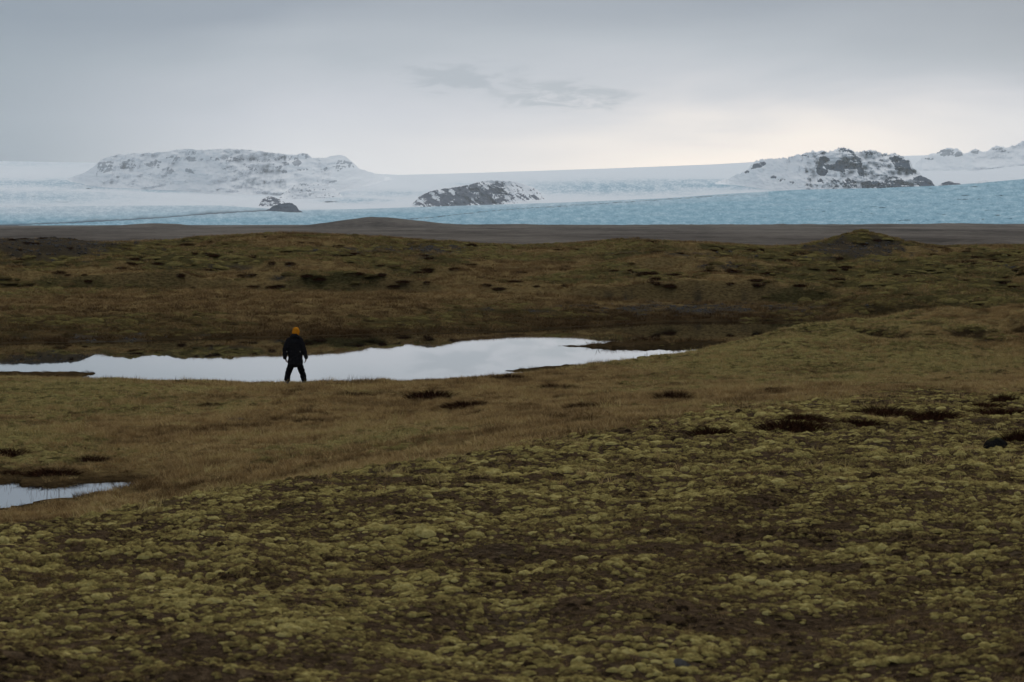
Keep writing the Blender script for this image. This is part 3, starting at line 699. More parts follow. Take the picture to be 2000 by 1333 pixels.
def cushion_mesh(k, H, lump, nbl):
    r = np.random.default_rng(100 + k); f = dome_fn(300 + k, H, lump)
    V = [(0, 0, f(0, 0))]; F = []
    nr_, na = 8, 22
    for i in range(1, nr_ + 1):
        q = (i / nr_) ** .75
        for j in range(na):
            a = 6.2832 * j / na
            s = q * (1 + .16 * float(perlin(math.cos(a) * 1.3, math.sin(a) * 1.3, 400 + k)))
            x, y = q * math.cos(a), q * math.sin(a)
            V.append((s * math.cos(a), s * math.sin(a), f(x * .999, y * .999) - (.12 if i == nr_ else 0)))
    for j in range(na): F.append((0, 1 + j, 1 + (j + 1) % na))
    for i in range(nr_ - 1):
        for j in range(na):
            a0 = 1 + i * na + j; a1 = 1 + i * na + (j + 1) % na
            F += [(a0, a0 + na, a1 + na), (a0, a1 + na, a1)]
    bv, bf = blades(r, nbl, .99, .05, .15, .007, 1.0, dome=lambda x, y: f(x, y) - .015)
    o = len(V); V += bv; F += [tuple(i + o for i in q) for q in bf]
    return mesh_np('moss_cushion', np.array(V), np.array(F))
lib = {}
def library(key, meshes, mat):
    col_ = bpy.data.collections.new(key)
    for i, me in enumerate(meshes):
        me.materials.append(mat)
        o = bpy.data.objects.new('%s_%02d' % (key, i), me); col_.objects.link(o)
    lib[key] = (col_, len(meshes))
def scatter(name, key, P, scl, rot, tint, label, cat):
    col_, n = lib[key]
    me = bpy.data.meshes.new(name); me.vertices.add(len(P)); me.vertices.foreach_set('co', np.ascontiguousarray(P, np.float32).ravel())
    add_attr(me, 'scl', scl, 'FLOAT_VECTOR'); add_attr(me, 'rot', rot, 'FLOAT_VECTOR'); add_attr(me, 'tint', tint)
    add_attr(me, 'vid', rng.integers(0, n, len(P)), 'INT')
    o = link(name, me)
    ng = bpy.data.node_groups.new(name, 'GeometryNodeTree')
    ng.interface.new_socket('Geometry', in_out='INPUT', socket_type='NodeSocketGeometry')
    ng.interface.new_socket('Geometry', in_out='OUTPUT', socket_type='NodeSocketGeometry')
    N = ng.nodes; L = ng.links
    gi = N.new('NodeGroupInput'); go = N.new('NodeGroupOutput')
    ci = N.new('GeometryNodeCollectionInfo'); ci.inputs[0].default_value = col_; ci.inputs['Separate Children'].default_value = True; ci.inputs['Reset Children'].default_value = True
    ip = N.new('GeometryNodeInstanceOnPoints'); ip.inputs['Pick Instance'].default_value = True
    def na(nm, dt):
        q = N.new('GeometryNodeInputNamedAttribute'); q.data_type = dt; q.inputs[0].default_value = nm; return q.outputs[0]
    er = N.new('FunctionNodeEulerToRotation'); L.new(na('rot', 'FLOAT_VECTOR'), er.inputs[0])
    L.new(gi.outputs[0], ip.inputs['Points']); L.new(ci.outputs[0], ip.inputs['Instance'])
    L.new(na('vid', 'INT'), ip.inputs['Instance Index']); L.new(er.outputs[0], ip.inputs['Rotation']); L.new(na('scl', 'FLOAT_VECTOR'), ip.inputs['Scale'])
    L.new(ip.outputs[0], go.inputs[0])
    md = o.modifiers.new('scatter', 'NODES'); md.node_group = ng
    return tag(o, label, cat, kind='stuff')

moss_m = foliage_mat('woolly_moss', [(0.0, (.026, .017, .011)), (.25, (.085, .057, .029)), (.45, (.180, .136, .052)), (.70, (.318, .258, .088)), (1.0, (.480, .405, .160))], 40, 1.35, bump=True)
farm_m = foliage_mat('hill_moss', [(0.0, (.034, .022, .010)), (.3, (.075, .054, .022)), (.55, (.122, .100, .036)), (1.0, (.215, .178, .068))], 6, .9)
grass_m = foliage_mat('dry_grass', [(0.0, (.064, .036, .017)), (.35, (.270, .178, .082)), (.65, (.460, .325, .152)), (1.0, (.430, .345, .148))], 6, .4)
library('cushion', [cushion_mesh(k, .52 + .08 * (k % 4), .32, 520) for k in range(8)], moss_m)
library('hummock', [cushion_mesh(20 + k, .35 + .05 * (k % 3), .7, 200) for k in range(5)], farm_m)
def tuft(k, n, h0, h1, w_):
    r = np.random.default_rng(700 + k); v, f = blades(r, n, .9, h0, h1, w_, .9); return mesh_np('grass_tuft', np.array(v), np.array(f), False)
library('tuft', [tuft(k, 42, .35, 1.3, .022) for k in range(6)], grass_m)

def wedge(n, r0, r1, half):
    r = np.sqrt(rng.uniform(r0 * r0, r1 * r1, n)); a = rng.uniform(-half, half, n); return r, a, r * np.sin(a), r * np.cos(a)
# --- woolly fringe-moss on the near slope
def near_moss(n, r0, r1, s0, s1, thr, zoff, tmul=1.0, tadd=0.0, half=20):
    r, a, x, y = wedge(n, r0, r1, R(half))
    mk = mask_at(moss, x, y)
    cover = .8 * fbm(x / .55, y / .40, 4, 240) + .5 * fbm(x / 3.5, y / 2.5, 3, 246) - .5 * mask_at(gravel, x, y)
    keep = (mk > rng.uniform(.1, .9, n)) & (cover + rng.normal(0, .2, n) > thr)
    r, a, x, y, cover = r[keep], a[keep], x[keep], y[keep], cover[keep]
    s = np.exp(rng.uniform(np.log(s0), np.log(s1), len(x))) * (1 + .3 * np.clip(cover, -.5, 1))
    z = gz(x, y) + zoff
    scl = np.stack([s * rng.uniform(.9, 1.6, len(x)), s * rng.uniform(.8, 1.15, len(x)), s * rng.uniform(.7, 1.25, len(x))], -1)
    rot = np.stack([rng.normal(0, .12, len(x)), rng.normal(0, .12, len(x)), rng.uniform(-.5, .5, len(x)) + np.pi * rng.integers(0, 2, len(x))], -1)
    brown = sst(fbm(x / 2.6, y / 1.5, 4, 260), .0, .55)
    tint = np.clip((.53 + .36 * np.clip(cover, -.8, .7) - .24 * brown + rng.normal(0, .15, len(x))) * tmul + tadd, 0, 1)
    return np.stack([x, y, z], -1), scl, rot, tint
ML = []
for r0, r1, g, hf in ((6.6, 13, .44, 34), (13, 24, .66, 26), (24, 60, 1.0, 20)):
    ar = R(hf) * (r1 * r1 - r0 * r0) / (g * g)
    ML.append(near_moss(int(ar * 84), r0, r1, .019 * g, .058 * g, -.62, .0, half=hf))
    ML.append(near_moss(int(ar * 5), r0, r1, .055 * g, .085 * g, .10, -.010, 1.0, .04, half=hf))
    ML.append(near_moss(int(ar * 55), r0, r1, .012 * g, .030 * g, -3.0, -.003, .62, half=hf))
scatter('moss', 'cushion', *(np.concatenate(k_) for k_ in zip(*ML)), 'yellow-green woolly moss cushions covering the near slope', 'moss')
# --- dry grass on the flats, among the moss and round the pond
def grass(n, r0, r1, half, hgt, wid, fn):
    r, a, x, y = wedge(n, r0, r1, half)
    z = gz(x, y); p = fn(x, y, r) * (z > .015)
    keep = p > rng.uniform(0, 1, n)
    x, y, z = x[keep], y[keep], z[keep]; m = len(x)
    s = rng.uniform(.6, 1.25, m) * (1 + .35 * fbm(x / 3, y / 3, 2, 270))
    wx = wid * rng.uniform(.7, 1.4, m)
    gr = mask_at(green, x, y); wt = mask_at(wet, x, y)
    tint = np.clip(.50 + .28 * gr - .55 * wt + .30 * fbm(x / 4, y / 4, 3, 275) + .32 * fbm(x / .9, y / .8, 3, 278) + rng.normal(0, .13, m), 0, 1)
    return np.stack([x, y, z - .01], -1), np.stack([wx, wx, hgt * s], -1), np.stack([rng.normal(0, .1, m), rng.normal(0, .1, m), rng.uniform(0, 6.28, m)], -1), tint
pa_, _ = pix_dir(577, 747); rr_ = np.linspace(62, 72.5, 300)
prr = float(rr_[np.argmax((gz(rr_ * math.sin(pa_), rr_ * math.cos(pa_)) - CAMZ) / rr_)]) - .9   # just on the near side of the crest of the bank
pxp, pyp = prr * math.sin(pa_), prr * math.cos(pa_)
f_flat = lambda x, y, r: (np.hypot((x - pxp) / .5, (y - pyp + .7) / 1.6) > 1) * (1 - .9 * mask_at(wet, x, y) * (r > 70)) * (1 - .9 * sst(mask_at(d_small, x, y), -22, -6)) * (1 - .97 * mask_at(moss, x, y)) * (1 - .8 * mask_at(gravel, x, y)) * (.35 + .65 * (1 - mask_at(green, x, y)))
G1 = grass(120000, 22, 94, R(18), .085, .13, f_flat)
f_moss = lambda x, y, r: mask_at(moss, x, y) * (.35 + .65 * sst(fbm(x / 2.4, y / 1.8, 4, 260), .0, .5)) * (1 - .5 * mask_at(gravel, x, y))
G2 = grass(70000, 6.6, 58, R(18), .028, .045, f_moss); G2 = (G2[0], G2[1], G2[2], G2[3] * .45)
G5 = grass(60000, 6.6, 24, R(30), .020, .028, lambda x, y, r: mask_at(moss, x, y) * (.4 + .6 * sst(fbm(x / .9, y / .7, 3, 262), -.3, .4))); G5 = (G5[0], G5[1], G5[2], G5[3] * .55)
f_far = lambda x, y, r: (1 - .85 * mask_at(gravel, x, y)) * (.25 + .75 * (1 - mask_at(green, x, y)))
G3 = grass(42000, 96, 205, R(16), .16, .34, f_far); G3 = (G3[0], G3[1], G3[2], G3[3] * .50)
G4 = grass(9000, 30, 94, R(17), .15, .20, lambda x, y, r: f_flat(x, y, r) * sst(fbm(x / 2.2, y / 2.2, 3, 277), .05, .4)); G4 = (G4[0], G4[1], G4[2], np.clip(G4[3] + rng.normal(0, .22, len(G4[3])), 0, 1))
scatter('grass', 'tuft', *(np.concatenate(q) for q in zip(G1, G2, G3, G4, G5)), 'dry brown grass covering the flats round the pond', 'grass')
# --- moss hummocks on the flats, the bank and the far hills
def hum(n, r0, r1, half, s0, s1, fn, seed):
    r, a, x, y = wedge(n, r0, r1, half); z = gz(x, y)
    p = fn(x, y, r) * (z > .04); keep = p > rng.uniform(0, 1, n)
    x, y, z = x[keep], y[keep], z[keep]; m = len(x)
    s = np.exp(rng.uniform(np.log(s0), np.log(s1), m))
    tint = np.clip(.5 + .3 * fbm(x / 6, y / 6, 3, seed) + .2 * mask_at(green, x, y) - .3 * mask_at(wet, x, y) + rng.normal(0, .16, m), 0, 1)
    return np.stack([x, y, z - .12 * s], -1), np.stack([s * rng.uniform(.9, 1.7, m), s, s * rng.uniform(.5, .95, m)], -1), np.stack([rng.normal(0, .08, m), rng.normal(0, .08, m), rng.uniform(-.6, .6, m)], -1), tint
f_h1 = lambda x, y, r: (np.hypot((x - pxp) / .5, (y - pyp + .7) / 1.6) > 1) * (1 - .9 * mask_at(wet, x, y)) * (1 - mask_at(moss, x, y)) * sst(mask_at(green, x, y) + .5 * fbm(x / 2, y / 2, 3, 280), .35, .8)
H1 = hum(110000, 34, 96, R(17), .05, .16, f_h1, 281)
f_h2 = lambda x, y, r: (1 - mask_at(gravel, x, y)) * sst(mask_at(green, x, y) + .5 * fbm(x / 5, y / 5, 3, 285), .25, .8)
H2 = hum(26000, 98, 205, R(16), .14, .48, f_h2, 286); H2 = (H2[0], H2[1], H2[2], H2[3] * .72)
scatter('hill_moss', 'hummock', *(np.concatenate(q) for q in zip(H1, H2)), 'olive moss hummocks covering the far hills and the pond bank', 'moss')
# --- loose stones on gravelly ground
def stone_mesh(k, sub=2, flat=.55):
    bm = bmesh.new(); bmesh.ops.create_icosphere(bm, subdivisions=sub, radius=1)
    r = np.random.default_rng(900 + k); off = r.uniform(0, 50)
    planes = [(Vector(r.normal(0, 1, 3)).normalized(), r.uniform(.62, .9)) for _ in range(9)]
    for v in bm.verts:
        for nrm, d in planes:
            e = v.co.dot(nrm) - d
            if e > 0: v.co -= nrm * e * .92
        v.co *= 1 + .10 * float(perlin(v.co.x * 2 + off, v.co.y * 2 + v.co.z * 1.7))
        v.co.z *= flat
    me = bpy.data.meshes.new('stone'); bm.to_mesh(me); bm.free(); return me
sm, t, b = material('basalt_stone')
pos = t.new('ShaderNodeNewGeometry').outputs['Position']
nS = t.noise(pos, 40, 5, .65)
t.l.new(t.ramp(nS, [(.3, (.035, .033, .032)), (.55, (.075, .072, .070)), (.75, (.13, .127, .12))]), b.inputs['Base Color']); b.inputs['Roughness'].default_value = .85
set_bump(t, b, nS, .6, .01)
library('pebble', [stone_mesh(k, 1, .6) for k in range(5)], sm)
r, a, x, y = wedge(60000, 6.6, 190, R(15)); z = gz(x, y)
keep = (mask_at(gravel, x, y) > rng.uniform(.25, 1.2, len(x))) & (z > .01)
r, x, y, z = r[keep], x[keep], y[keep], z[keep]
s = np.exp(rng.uniform(np.log(.012), np.log(.035), len(x))) * (1 + r / 45)
scatter('gravel', 'pebble', np.stack([x, y, z], -1), np.stack([s, s, s], -1), np.stack([0 * x, 0 * x, rng.uniform(0, 6.28, len(x))], -1), 0 * x, 'grey gravel on the bare patches of the hills and slope', 'gravel')

# ================================================================== SINGLE PLANTS AND STONES
hm, t, b = material('heath_twigs')
pos = t.new('ShaderNodeNewGeometry').outputs['Position']
t.l.new(t.ramp(t.noise(pos, 9, 4, .65), [(.3, (.016, .008, .005)), (.52, (.036, .016, .009)), (.72, (.062, .030, .014))]), b.inputs['Base Color']); b.inputs['Roughness'].default_value = .9
def shrub_mesh(k, n, tw):
    r = np.random.default_rng(1200 + k); f = dome_fn(500 + k, .55, .8)
    V = [(0, 0, f(0, 0) * .8)]; F = []; na = 16
    for i in range(1, 5):
        q = i / 4
        for j in range(na):
            an = 6.2832 * j / na; s = q * (1 + .25 * float(perlin(math.cos(an) * 1.5, math.sin(an) * 1.5, 520 + k)))
            V.append((s * math.cos(an), s * math.sin(an), f(q * math.cos(an) * .999, q * math.sin(an) * .999) * .8 - (.2 if i == 4 else 0)))
    for j in range(na): F.append((0, 1 + j, 1 + (j + 1) % na))
    for i in range(3):
        for j in range(na):
            a0 = 1 + i * na + j; a1 = 1 + i * na + (j + 1) % na; F += [(a0, a0 + na, a1 + na), (a0, a1 + na, a1)]
    bv, bf = blades(r, n, 1.1, .25, .75, tw, .8, dome=lambda x, y: max(f(x, y) * .8 - .05, -.1))
    o = len(V); V += bv; F += [tuple(i + o for i in q) for q in bf]
    me = mesh_np('heath_shrub', np.array(V), np.array(F)); me.materials.append(hm); return me
SH = [shrub_mesh(k, 900, .010) for k in range(4)]
def plant(name, me, px, py, wpx, hm_, label, cat, group=None, depth=.6, rmin=5, rz=0.0):
    x, y, z, r = hit(px, py, rmin)
    o = bpy.data.objects.new(name, me); C.objects.link(o)
    wm_ = wpx * r / FPX / 2
    o.location = (x, y, z - .02); o.scale = (wm_, wm_ * depth, hm_); o.rotation_euler = (0, 0, rz)
    return tag(o, label, cat, group)
GS = 'dark red-brown heath shrubs near the pond'
for i, (px, py, wp, h, lab) in enumerate([
    (688,775,62,.10,'flat dark heath patch on the grass just right of the person'),
    (843,776,88,.13,'wide dark heath patch in the grass below the middle of the pond'),
    (912,795,80,.10,'long thin dark heath patch just below the wide patch under the pond'),
    (655,753,44,.05,'thin dark strip of heath at the pond bank beside the person'),
    (1085,760,72,.10,'dark heath patch at the foot of the bank under the muddy point'),
    (1138,799,60,.10,'small dark heath patch in the grass left of the mound-shaped one'),
    (1315,783,66,.15,'mound-shaped dark heath shrub on the brown grass in mid slope'),
    (1515,765,72,.12,'low dark heath shrub on the brown grass strip below the mossy bank'),
    (1390,851,82,.17,'dark heath shrub standing alone at the moss edge, nearest of its row'),
    (1545,838,104,.20,'large two-lobed dark heath shrub in the row at the moss edge'),
    (1568,822,70,.14,'smaller heath clump right behind the two-lobed shrub'),
    (1722,812,110,.20,'longest dark heath shrub, third in the row at the moss edge'),
    (1672,828,80,.12,'flat heath clump in front of the longest shrub'),
    (1822,814,90,.14,'low heath shrub right of the longest shrub'),
    (1925,794,80,.10,'thin dark heath strip high in the row by the picture edge'),
    (1965,785,46,.20,'small bushy upright shrub at the top of the slope by the picture edge'),
    (1955,808,120,.14,'broad dark heath mat at the picture edge below the bushy shrub'),
    (1990,861,62,.18,'dark heath shrub behind the black boulder at the picture edge'),
    (610,826,60,.07,'thin dark heath patch in the middle of the brown flat'),
    (180,900,62,.14,'dark heath shrub above the small pool'),
    (100,926,90,.14,'big dark heath mound overhanging the small pool'),
    (20,888,100,.16,'dark heath at the picture edge above the small pool'),
    (20,926,50,.10,'dark heath clump on the bank of the small pool at the picture edge'),
    (312,948,40,.08,'dark heath clump at the end of the small pool'),
    (410,794,36,.07,'tiny dark heath tuft on the flat left of the person'),
    (995,742,60,.12,'dark heath tuft on the bank beside the muddy point'),
    (562,878,24,.07,'tiny dark shrub low on the brown flat')]):
    plant('heath_shrub', SH[i % 4], px, py, wp * 1.1, h * (1.7 if py < 830 and px < 1350 else .95), lab, 'shrub', GS, rz=random.uniform(-.25, .25))
k = 0; tries = 0
while k < 150 and tries < 4000:
    tries += 1
    px, py = random.uniform(0, 2000), random.uniform(464, 566)
    x, y, z, r = hit(px, py, 100, 400)
    if r < 112 or r > 205 or z < .1: continue
    if float(perlin(x / 9, y / 9, 600)) + random.gauss(0, .25) < -.05: continue
    wpx = random.uniform(10, 30) * (1.35 if random.random() < .15 else 1)
    plant('low_shrub', SH[k % 4], px, py, wpx, random.uniform(.09, .19), 'one of the many low dark shrubs dotted over the far mossy hills', 'shrub', 'dark shrubs dotted over the far hills', depth=.8, rmin=100, rz=random.uniform(-.3, .3))
    k += 1
# stones
BS = [stone_mesh(20 + k, 3, f) for k, f in enumerate((.55, .45, .8, .5, .4))]
for me in BS: me.materials.append(sm)
bmat, t, b = material('mossy_black_lava')
pos = t.new('ShaderNodeNewGeometry').outputs['Position']; nS = t.noise(pos, 14, 5, .7)
nz = t.new('ShaderNodeSeparateXYZ', {0: t.new('ShaderNodeNewGeometry').outputs['Normal']}).outputs[2]
t.l.new(t.mix(t.sstep(t.math('ADD', nz, t.math('SUBTRACT', nS, .5)), .62, .95), t.ramp(nS, [(.3, (.008, .008, .008)), (.7, (.028, .026, .024))]), (.05, .046, .016)), b.inputs['Base Color']); b.inputs['Roughness'].default_value = .9
set_bump(t, b, nS, .8, .04)
BS[2].materials.clear(); BS[2].materials.append(bmat)
for me, px, py, wp, h, nm, lab, rz in [
    (BS[0],1330,1298,62,.075,'stone','pale grey stone bedded in the moss at the bottom of the picture',.2),
    (BS[3],372,1073,46,.05,'stone','flat grey stone between moss cushions on the slope below the small pool',.4),
    (BS[2],1945,876,50,.20,'boulder','black lava boulder with mossy top on the upper slope',.1),
    (BS[1],460,820,42,.12,'stone','flat grey stone lying in the brown grass left of the middle',0.),
    (BS[4],348,1046,40,.045,'stone','low grey stone just above the flat stone on the slope',.9),
    (BS[1],368,1252,26,.03,'stone','small pale stone among moss near the bottom left of the picture',.5)]:
    plant(nm, me, px, py, wp, h, lab, 'stone' if nm == 'stone' else 'boulder', rz=rz, depth=.8)
# taller grass tufts at the water's edge
tg, t, b = material('reed_grass')
pos = t.new('ShaderNodeNewGeometry').outputs['Position']
t.l.new(t.ramp(t.noise(pos, 8, 3, .6), [(.3, (.045, .026, .014)), (.7, (.115, .075, .038))]), b.inputs['Base Color']); b.inputs['Roughness'].default_value = .9
def reed_mesh(k, n, w_):
    r = np.random.default_rng(1500 + k); v, f = blades(r, n, 1.0, .2, 1.0, w_, .35); me = mesh_np('grass_clump', np.array(v), np.array(f), False); me.materials.append(tg); return me
RM = [reed_mesh(k, 170, .006) for k in range(3)] + [reed_mesh(5, 40, .012)]
for i, (me, px, py, wp, h, lab) in enumerate([
    (RM[0],712,748,74,.30,'bushy tuft of dry grass on the bank right of the person'),
    (RM[1],680,749,70,.18,'low fringe of dry grass between the person and the bushy tuft'),
    (RM[3],960,742,14,.34,'few tall dry stems at the bank left of the muddy point'),
    (RM[2],1168,712,40,.25,'sparse stems on the rising bank right of the muddy point'),
    (RM[3],925,744,30,.20,'thin stems at the water edge left of the tall stems'),
    (RM[2],520,751,60,.16,'thin fringe of stems on the bank left of the person'),
    (RM[0],170,975,60,.16,'brown grass clump at the near rim of the small pool')]):
    plant('grass_clump', me, px, py, wp, h, lab, 'grass clump', 'grass clumps at the water', depth=.35)
# fine stems standing along the bank and in the shallow pool
sv, sf = [], []
def stems(pxs, pys, h0, h1, rmin, in_water=False):
    for px, py in zip(pxs, pys):
        if in_water:
            a, te = pix_dir(px, py); r = -CAMZ / float(te); x, y, z = r * math.sin(a), r * math.cos(a), -.05
        else: x, y, z, r = hit(px, py, rmin)
        h = random.uniform(h0, h1); wd = r * .00005; l = random.uniform(-.3, .3) * h; ang = random.uniform(-.6, .6)
        cx, sx_ = math.cos(ang) * wd, math.sin(ang) * wd
        i = len(sv); sv.extend([(x - cx, y - sx_, z - .02), (x + cx, y + sx_, z - .02), (x + l * .4 + cx, y + sx_, z + h * .6), (x + l * .4 - cx, y - sx_, z + h * .6), (x + l, y, z + h)])
        sf.extend([(i, i + 1, i + 2), (i, i + 2, i + 3), (i + 3, i + 2, i + 4)])
bx = np.array([random.uniform(200, 1340) for _ in range(420)])
by = np.interp(bx, [200,440,600,860,1000,1150,1340], [742,749,752,746,738,715,684]) + rng.uniform(0, 3, len(bx))
stems(bx, by, .03, .21, 60)
qx = rng.uniform(0, 290, 110); qy = 942 + rng.uniform(0, 1, 110) * np.interp(qx, [0, 290], [50, 6])
stems(qx, qy, .06, .2, 36, True)
me = mesh_np('stems', np.array(sv), np.array(sf), False); me.materials.append(tg)
tag(link('stems', me), 'thin dry stems standing along the pond bank and in the small pool', 'grass', kind='stuff')

# ================================================================== PERSON
def flat(name, col_, rough=.85, bump=0, sc=60):
    m, t, b = material(name); b.inputs['Roughness'].default_value = rough
    tcn = t.new('ShaderNodeTexCoord').outputs['Object']; n = t.noise(tcn, sc, 4, .6)
    t.l.new(t.mix(n, tuple(c * .7 for c in col_), tuple(c * 1.3 for c in col_)), b.inputs['Base Color'])
    if bump: set_bump(t, b, n, .5, bump)
    return m
SKIN = flat('skin', (.22, .13, .09), .6); COAT = flat('black_coat', (.014, .014, .017), .8, .004, 25); TROU = flat('black_trousers', (.008, .008, .010), .85, .004, 22)
BEAN = flat('mustard_knit', (.52, .20, .015), .95, .004, 90); BOOT = flat('grey_boot', (.10, .10, .105), .7, .003, 50); SOLE = flat('dark_sole', (.02, .02, .02), .8); METAL = flat('pale_metal', (.5, .5, .5), .4)
def loft(bm, pts, n=14):
    """closed tube through (x,y,z, rx, ry) stations: rx across, ry along the second axis of the ring"""
    rings = []; m = len(pts)
    for i, (x, y, z, rx, ry) in enumerate(pts):
        p = Vector((x, y, z)); a = Vector(pts[max(i - 1, 0)][:3]); c = Vector(pts[min(i + 1, m - 1)][:3])
        d = (c - a).normalized()
        u = Vector((1, 0, 0)) - d * d.x
        if u.length < .2: u = Vector((0, 1, 0)) - d * d.y
        u.normalize(); v = d.cross(u)
        rings.append([bm.verts.new(p + u * rx * math.cos(6.2832 * k / n) + v * ry * math.sin(6.2832 * k / n)) for k in range(n)])
    for q, s in zip(rings, rings[1:]):
        for k in range(n): bm.faces.new((q[k], q[(k + 1) % n], s[(k + 1) % n], s[k]))
    bm.faces.new(rings[0][::-1]); bm.faces.new(rings[-1])
def capsule(pts, k=4):
    """stations with rounded ends added"""
    out = []
    for end in (0, -1):
        p = Vector(pts[end][:3]); q = Vector(pts[1 if end == 0 else -2][:3]); d = (p - q).normalized(); rx, ry = pts[end][3:]
        e = []
        for j in range(1, k + 1):
            t_ = j / k * 1.45; e.append((*(p + d * min(rx, ry) * math.sin(t_)), rx * math.cos(t_), ry * math.cos(t_)))
        if end == 0: out = e[::-1] + list(pts)
        else: out = out + e
    return out
def body_mesh(name, tubes, voxel, smooth, mat, parent, disp=0):
    bm = bmesh.new()
    for tb in tubes: loft(bm, capsule(tb))
    bmesh.ops.recalc_face_normals(bm, faces=bm.faces)
    me = bpy.data.meshes.new(name); bm.to_mesh(me); bm.free()
    tmp = bpy.data.objects.new('tmp', me); C.objects.link(tmp)
    md = tmp.modifiers.new('r', 'REMESH'); md.mode = 'VOXEL'; md.voxel_size = voxel
    ms = tmp.modifiers.new('s', 'SMOOTH'); ms.iterations = smooth; ms.factor = .5
    dg = bpy.context.evaluated_depsgraph_get(); m2 = bpy.data.meshes.new_from_object(tmp.evaluated_get(dg)); bpy.data.objects.remove(tmp)
    m2.name = name
    co = np.empty(len(m2.vertices) * 3, np.float32); m2.vertices.foreach_get('co', co); co = co.reshape(-1, 3)
    if disp:
        nn = np.empty(len(m2.vertices) * 3, np.float32); m2.vertices.foreach_get('normal', nn); nn = nn.reshape(-1, 3)
        d = disp * (fbm(co[:, 0] * 9 + co[:, 1] * 4, co[:, 2] * 13, 3, 640) )
        co += nn * d[:, None]; m2.vertices.foreach_set('co', co.ravel())
    m2.polygons.foreach_set('use_smooth', np.ones(len(m2.polygons), bool)); m2.update()
    o = link(name, m2, mat, parent)
    return o
def fingers(wr, dirn, side):
    """palm and five bent fingers below a wrist"""
    w_ = Vector(wr); d = Vector(dirn).normalized(); s = Vector((0, 1, 0)); s = (s - d * s.dot(d)).normalized(); nrm = d.cross(s) * side
    T = [[(*w_, .026, .020), (*(w_ + d * .05), .020, .038), (*(w_ + d * .09), .016, .040)]]
    for j, (o_, L_) in enumerate(((.030, .068), (.010, .078), (-.010, .072), (-.029, .056))):
        b0 = w_ + d * .085 + s * o_; b1 = b0 + d * L_ * .5 + nrm * .010; b2 = b1 + d * L_ * .38 + nrm * .026
        T.append([(*b0, .0095, .0095), (*b1, .009, .009), (*b2, .0075, .0075)])
    b0 = w_ + d * .03 + s * .030; b1 = b0 + d * .035 + s * .022 + nrm * .008; b2 = b1 + d * .03 + s * .004 + nrm * .012
    T.append([(*b0, .012, .012), (*b1, .0105, .0105), (*b2, .0085, .0085)])
    return T
pz_ = float(gz(np.array([pxp]), np.array([pyp]))[0])
# right arm hangs a little out; left elbow bent with the hand at the coat pocket; legs apart, mid-step
RW = (.300, .05, .800); LW = (-.285, .10, .80)
Bt = [[(0, .02, .62, .13, .10), (0, .02, .85, .145, .10), (-.01, .03, 1.10, .15, .10), (-.02, .03, 1.32, .17, .10), (-.015, .04, 1.42, .10, .08)],
      [(-.012, .045, 1.40, .055, .055), (.0, .06, 1.52, .055, .06)],
      [(.01, .075, 1.555, .060, .075), (.015, .075, 1.61, .076, .095), (.018, .07, 1.64, .076, .094), (.018, .065, 1.66, .060, .075)],
      [(.03, .165, 1.60, .014, .02), (.032, .172, 1.625, .010, .02)],
      [(-.17, .03, 1.36, .06, .06), (-.27, .00, 1.09, .045, .045), LW + (.03, .028)],
      [(.14, .03, 1.37, .06, .06), (.235, .02, 1.08, .045, .045), RW + (.03, .028)],
      [(-.09, .02, .66, .085, .085), (-.198, .055, .38, .048, .05), (-.220, .02, .24, .046, .048), (-.230, -.02, .10, .042, .045), (-.23, .0, .05, .042, .05)],
      [(.09, .02, .66, .085, .085), (.178, .105, .38, .048, .05), (.210, .085, .24, .046, .048), (.236, .06, .10, .042, .045), (.255, .075, .05, .045, .04)]]
Bt += fingers(RW, (-.14, .05, -1), -1) + fingers((LW[0], LW[1], LW[2] - .01), (.2, .3, -1), 1)
for s_ in (-1, 1): Bt.append([(.018 + s_ * .080, .065, 1.60, .012, .02), (.018 + s_ * .084, .06, 1.63, .012, .022)])
person = body_mesh('person', Bt, .0065, 2, SKIN, None)
person.location = (pxp, pyp, pz_ - .005); person.rotation_euler = (0, 0, 0); person.scale = (1.03, 1.0, .955)
tag(person, 'person in a black parka and mustard beanie walking away along the pond bank', 'person')
Jt = [[(0, .01, .66, .225, .15), (0, .01, .74, .215, .15), (-.01, .015, .95, .20, .145), (-.015, .02, 1.15, .205, .15), (-.02, .02, 1.30, .195, .145), (-.018, .03, 1.385, .14, .115), (-.01, .035, 1.44, .085, .085)],
      [(-.165, .02, 1.35, .085, .085), (-.245, -.01, 1.20, .082, .085), (-.285, -.02, 1.06, .074, .078), (-.292, .03, .93, .066, .068), (-.290, .075, .815, .058, .058)],
      [(.13, .02, 1.355, .085, .085), (.195, .00, 1.20, .080, .085), (.238, .0, 1.06, .072, .076), (.272, .025, .93, .064, .066), (.298, .045, .815, .052, .052)]]
jacket = body_mesh('jacket', Jt, .011, 3, COAT, person, .012)
hood = body_mesh('hood', [[(-.12, .02, 1.40, .05, .05), (-.07, -.045, 1.445, .075, .06), (0, -.065, 1.455, .085, .065), (.06, -.045, 1.445, .075, .06), (.10, .03, 1.41, .05, .05)],
                          [(-.005, .03, 1.40, .10, .10), (.0, .045, 1.50, .098, .105), (.005, .050, 1.555, .088, .098)]], .010, 3, COAT, jacket, .008)
Tt = [[(-.02, .02, .66, .12, .11), (.02, .02, .66, .12, .11)],
      [(-.095, .02, .66, .10, .105), (-.145, .03, .52, .098, .105), (-.200, .06, .37, .086, .094), (-.222, .02, .24, .082, .088), (-.228, -.02, .15, .086, .09)],
      [(.095, .02, .66, .10, .105), (.135, .06, .52, .098, .105), (.180, .12, .37, .086, .094), (.212, .09, .24, .082, .088), (.236, .06, .15, .084, .09)]]
body_mesh('trousers', Tt, .010, 2, TROU, person, .014)
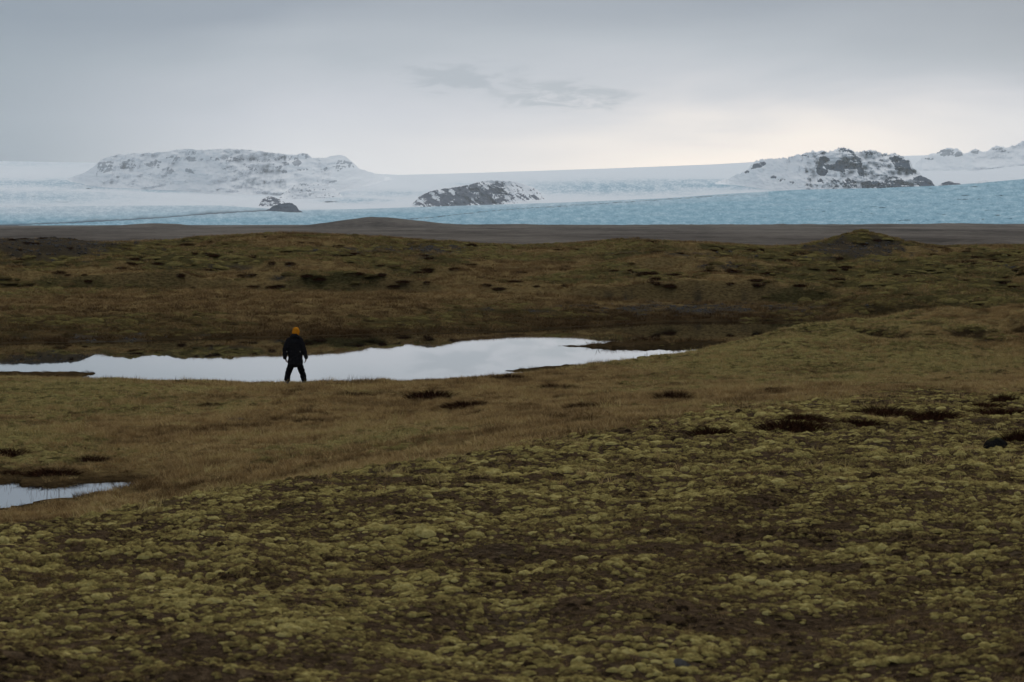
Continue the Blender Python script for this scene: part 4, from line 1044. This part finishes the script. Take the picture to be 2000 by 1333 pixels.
body_mesh('beanie', [[(.010, .060, 1.555, .094, .108), (.014, .062, 1.59, .106, .118), (.016, .060, 1.62, .105, .114), (.016, .057, 1.645, .094, .102)]], .009, 3, BEAN, person)
body_mesh('hat_brim', [[(.010, .060, 1.548, .104, .118), (.012, .061, 1.575, .107, .121)]], .008, 1, BEAN, person)
for dx, dy, rz in ((-.23, -.02, .12), (.245, .06, -1.0)):
    Bo = [[(0, -.02, .125, .050, .056), (0, -.015, .09, .052, .062), (0, .0, .055, .052, .08)], [(0, -.05, .045, .048, .040), (0, .05, .045, .050, .042), (0, .13, .038, .048, .034), (0, .165, .034, .040, .028)]]
    bt = body_mesh('boot', Bo, .009, 2, BOOT, person); bt.location = (dx, dy, 0); bt.rotation_euler = (0, 0, rz)
    body_mesh('sole', [[(0, -.065, .006, .048, .014), (0, .05, .006, .052, .014), (0, .17, .006, .044, .014)]], .007, 1, SOLE, bt)
for x_, y_, z_, w_ in ((-.225, -.155, 1.005, .012), (.150, -.160, 1.005, .011)):
    bm = bmesh.new(); bmesh.ops.create_cube(bm, size=1); bmesh.ops.scale(bm, vec=(w_, .012, .034), verts=bm.verts); bmesh.ops.bevel(bm, geom=bm.edges[:], offset=.003, segments=1, affect='EDGES')
    me = bpy.data.meshes.new('strap_buckle'); bm.to_mesh(me); bm.free(); o = link('strap_buckle', me, METAL, jacket); o.location = (x_, y_, z_)
body_mesh('camera_bag', [[(-.295, -.085, .985, .05, .035), (-.285, -.085, .90, .055, .04), (-.285, -.085, .80, .05, .04)]], .009, 2, COAT, jacket)

# ================================================================== HAZE
hz = bpy.data.materials.new('haze_air'); hz.use_nodes = True; t = NT(hz.node_tree); t.n.clear()
pv = t.new('ShaderNodeVolumePrincipled'); pv.inputs['Color'].default_value = (.86, .94, 1.0, 1); pv.inputs['Density'].default_value = 2.1e-5; pv.inputs['Anisotropy'].default_value = .3
ho = t.new('ShaderNodeOutputMaterial'); t.l.new(pv.outputs[0], ho.inputs['Volume'])
bm = bmesh.new(); bmesh.ops.create_cube(bm, size=1)
me = bpy.data.meshes.new('haze'); bm.to_mesh(me); bm.free()
haze = link('haze', me, hz); haze.scale = (62000, 62000, 1360); haze.location = (0, 0, 1360 / 2 - 60)
tag(haze, 'thin pale haze filling the air over the whole landscape', 'haze', kind='stuff')
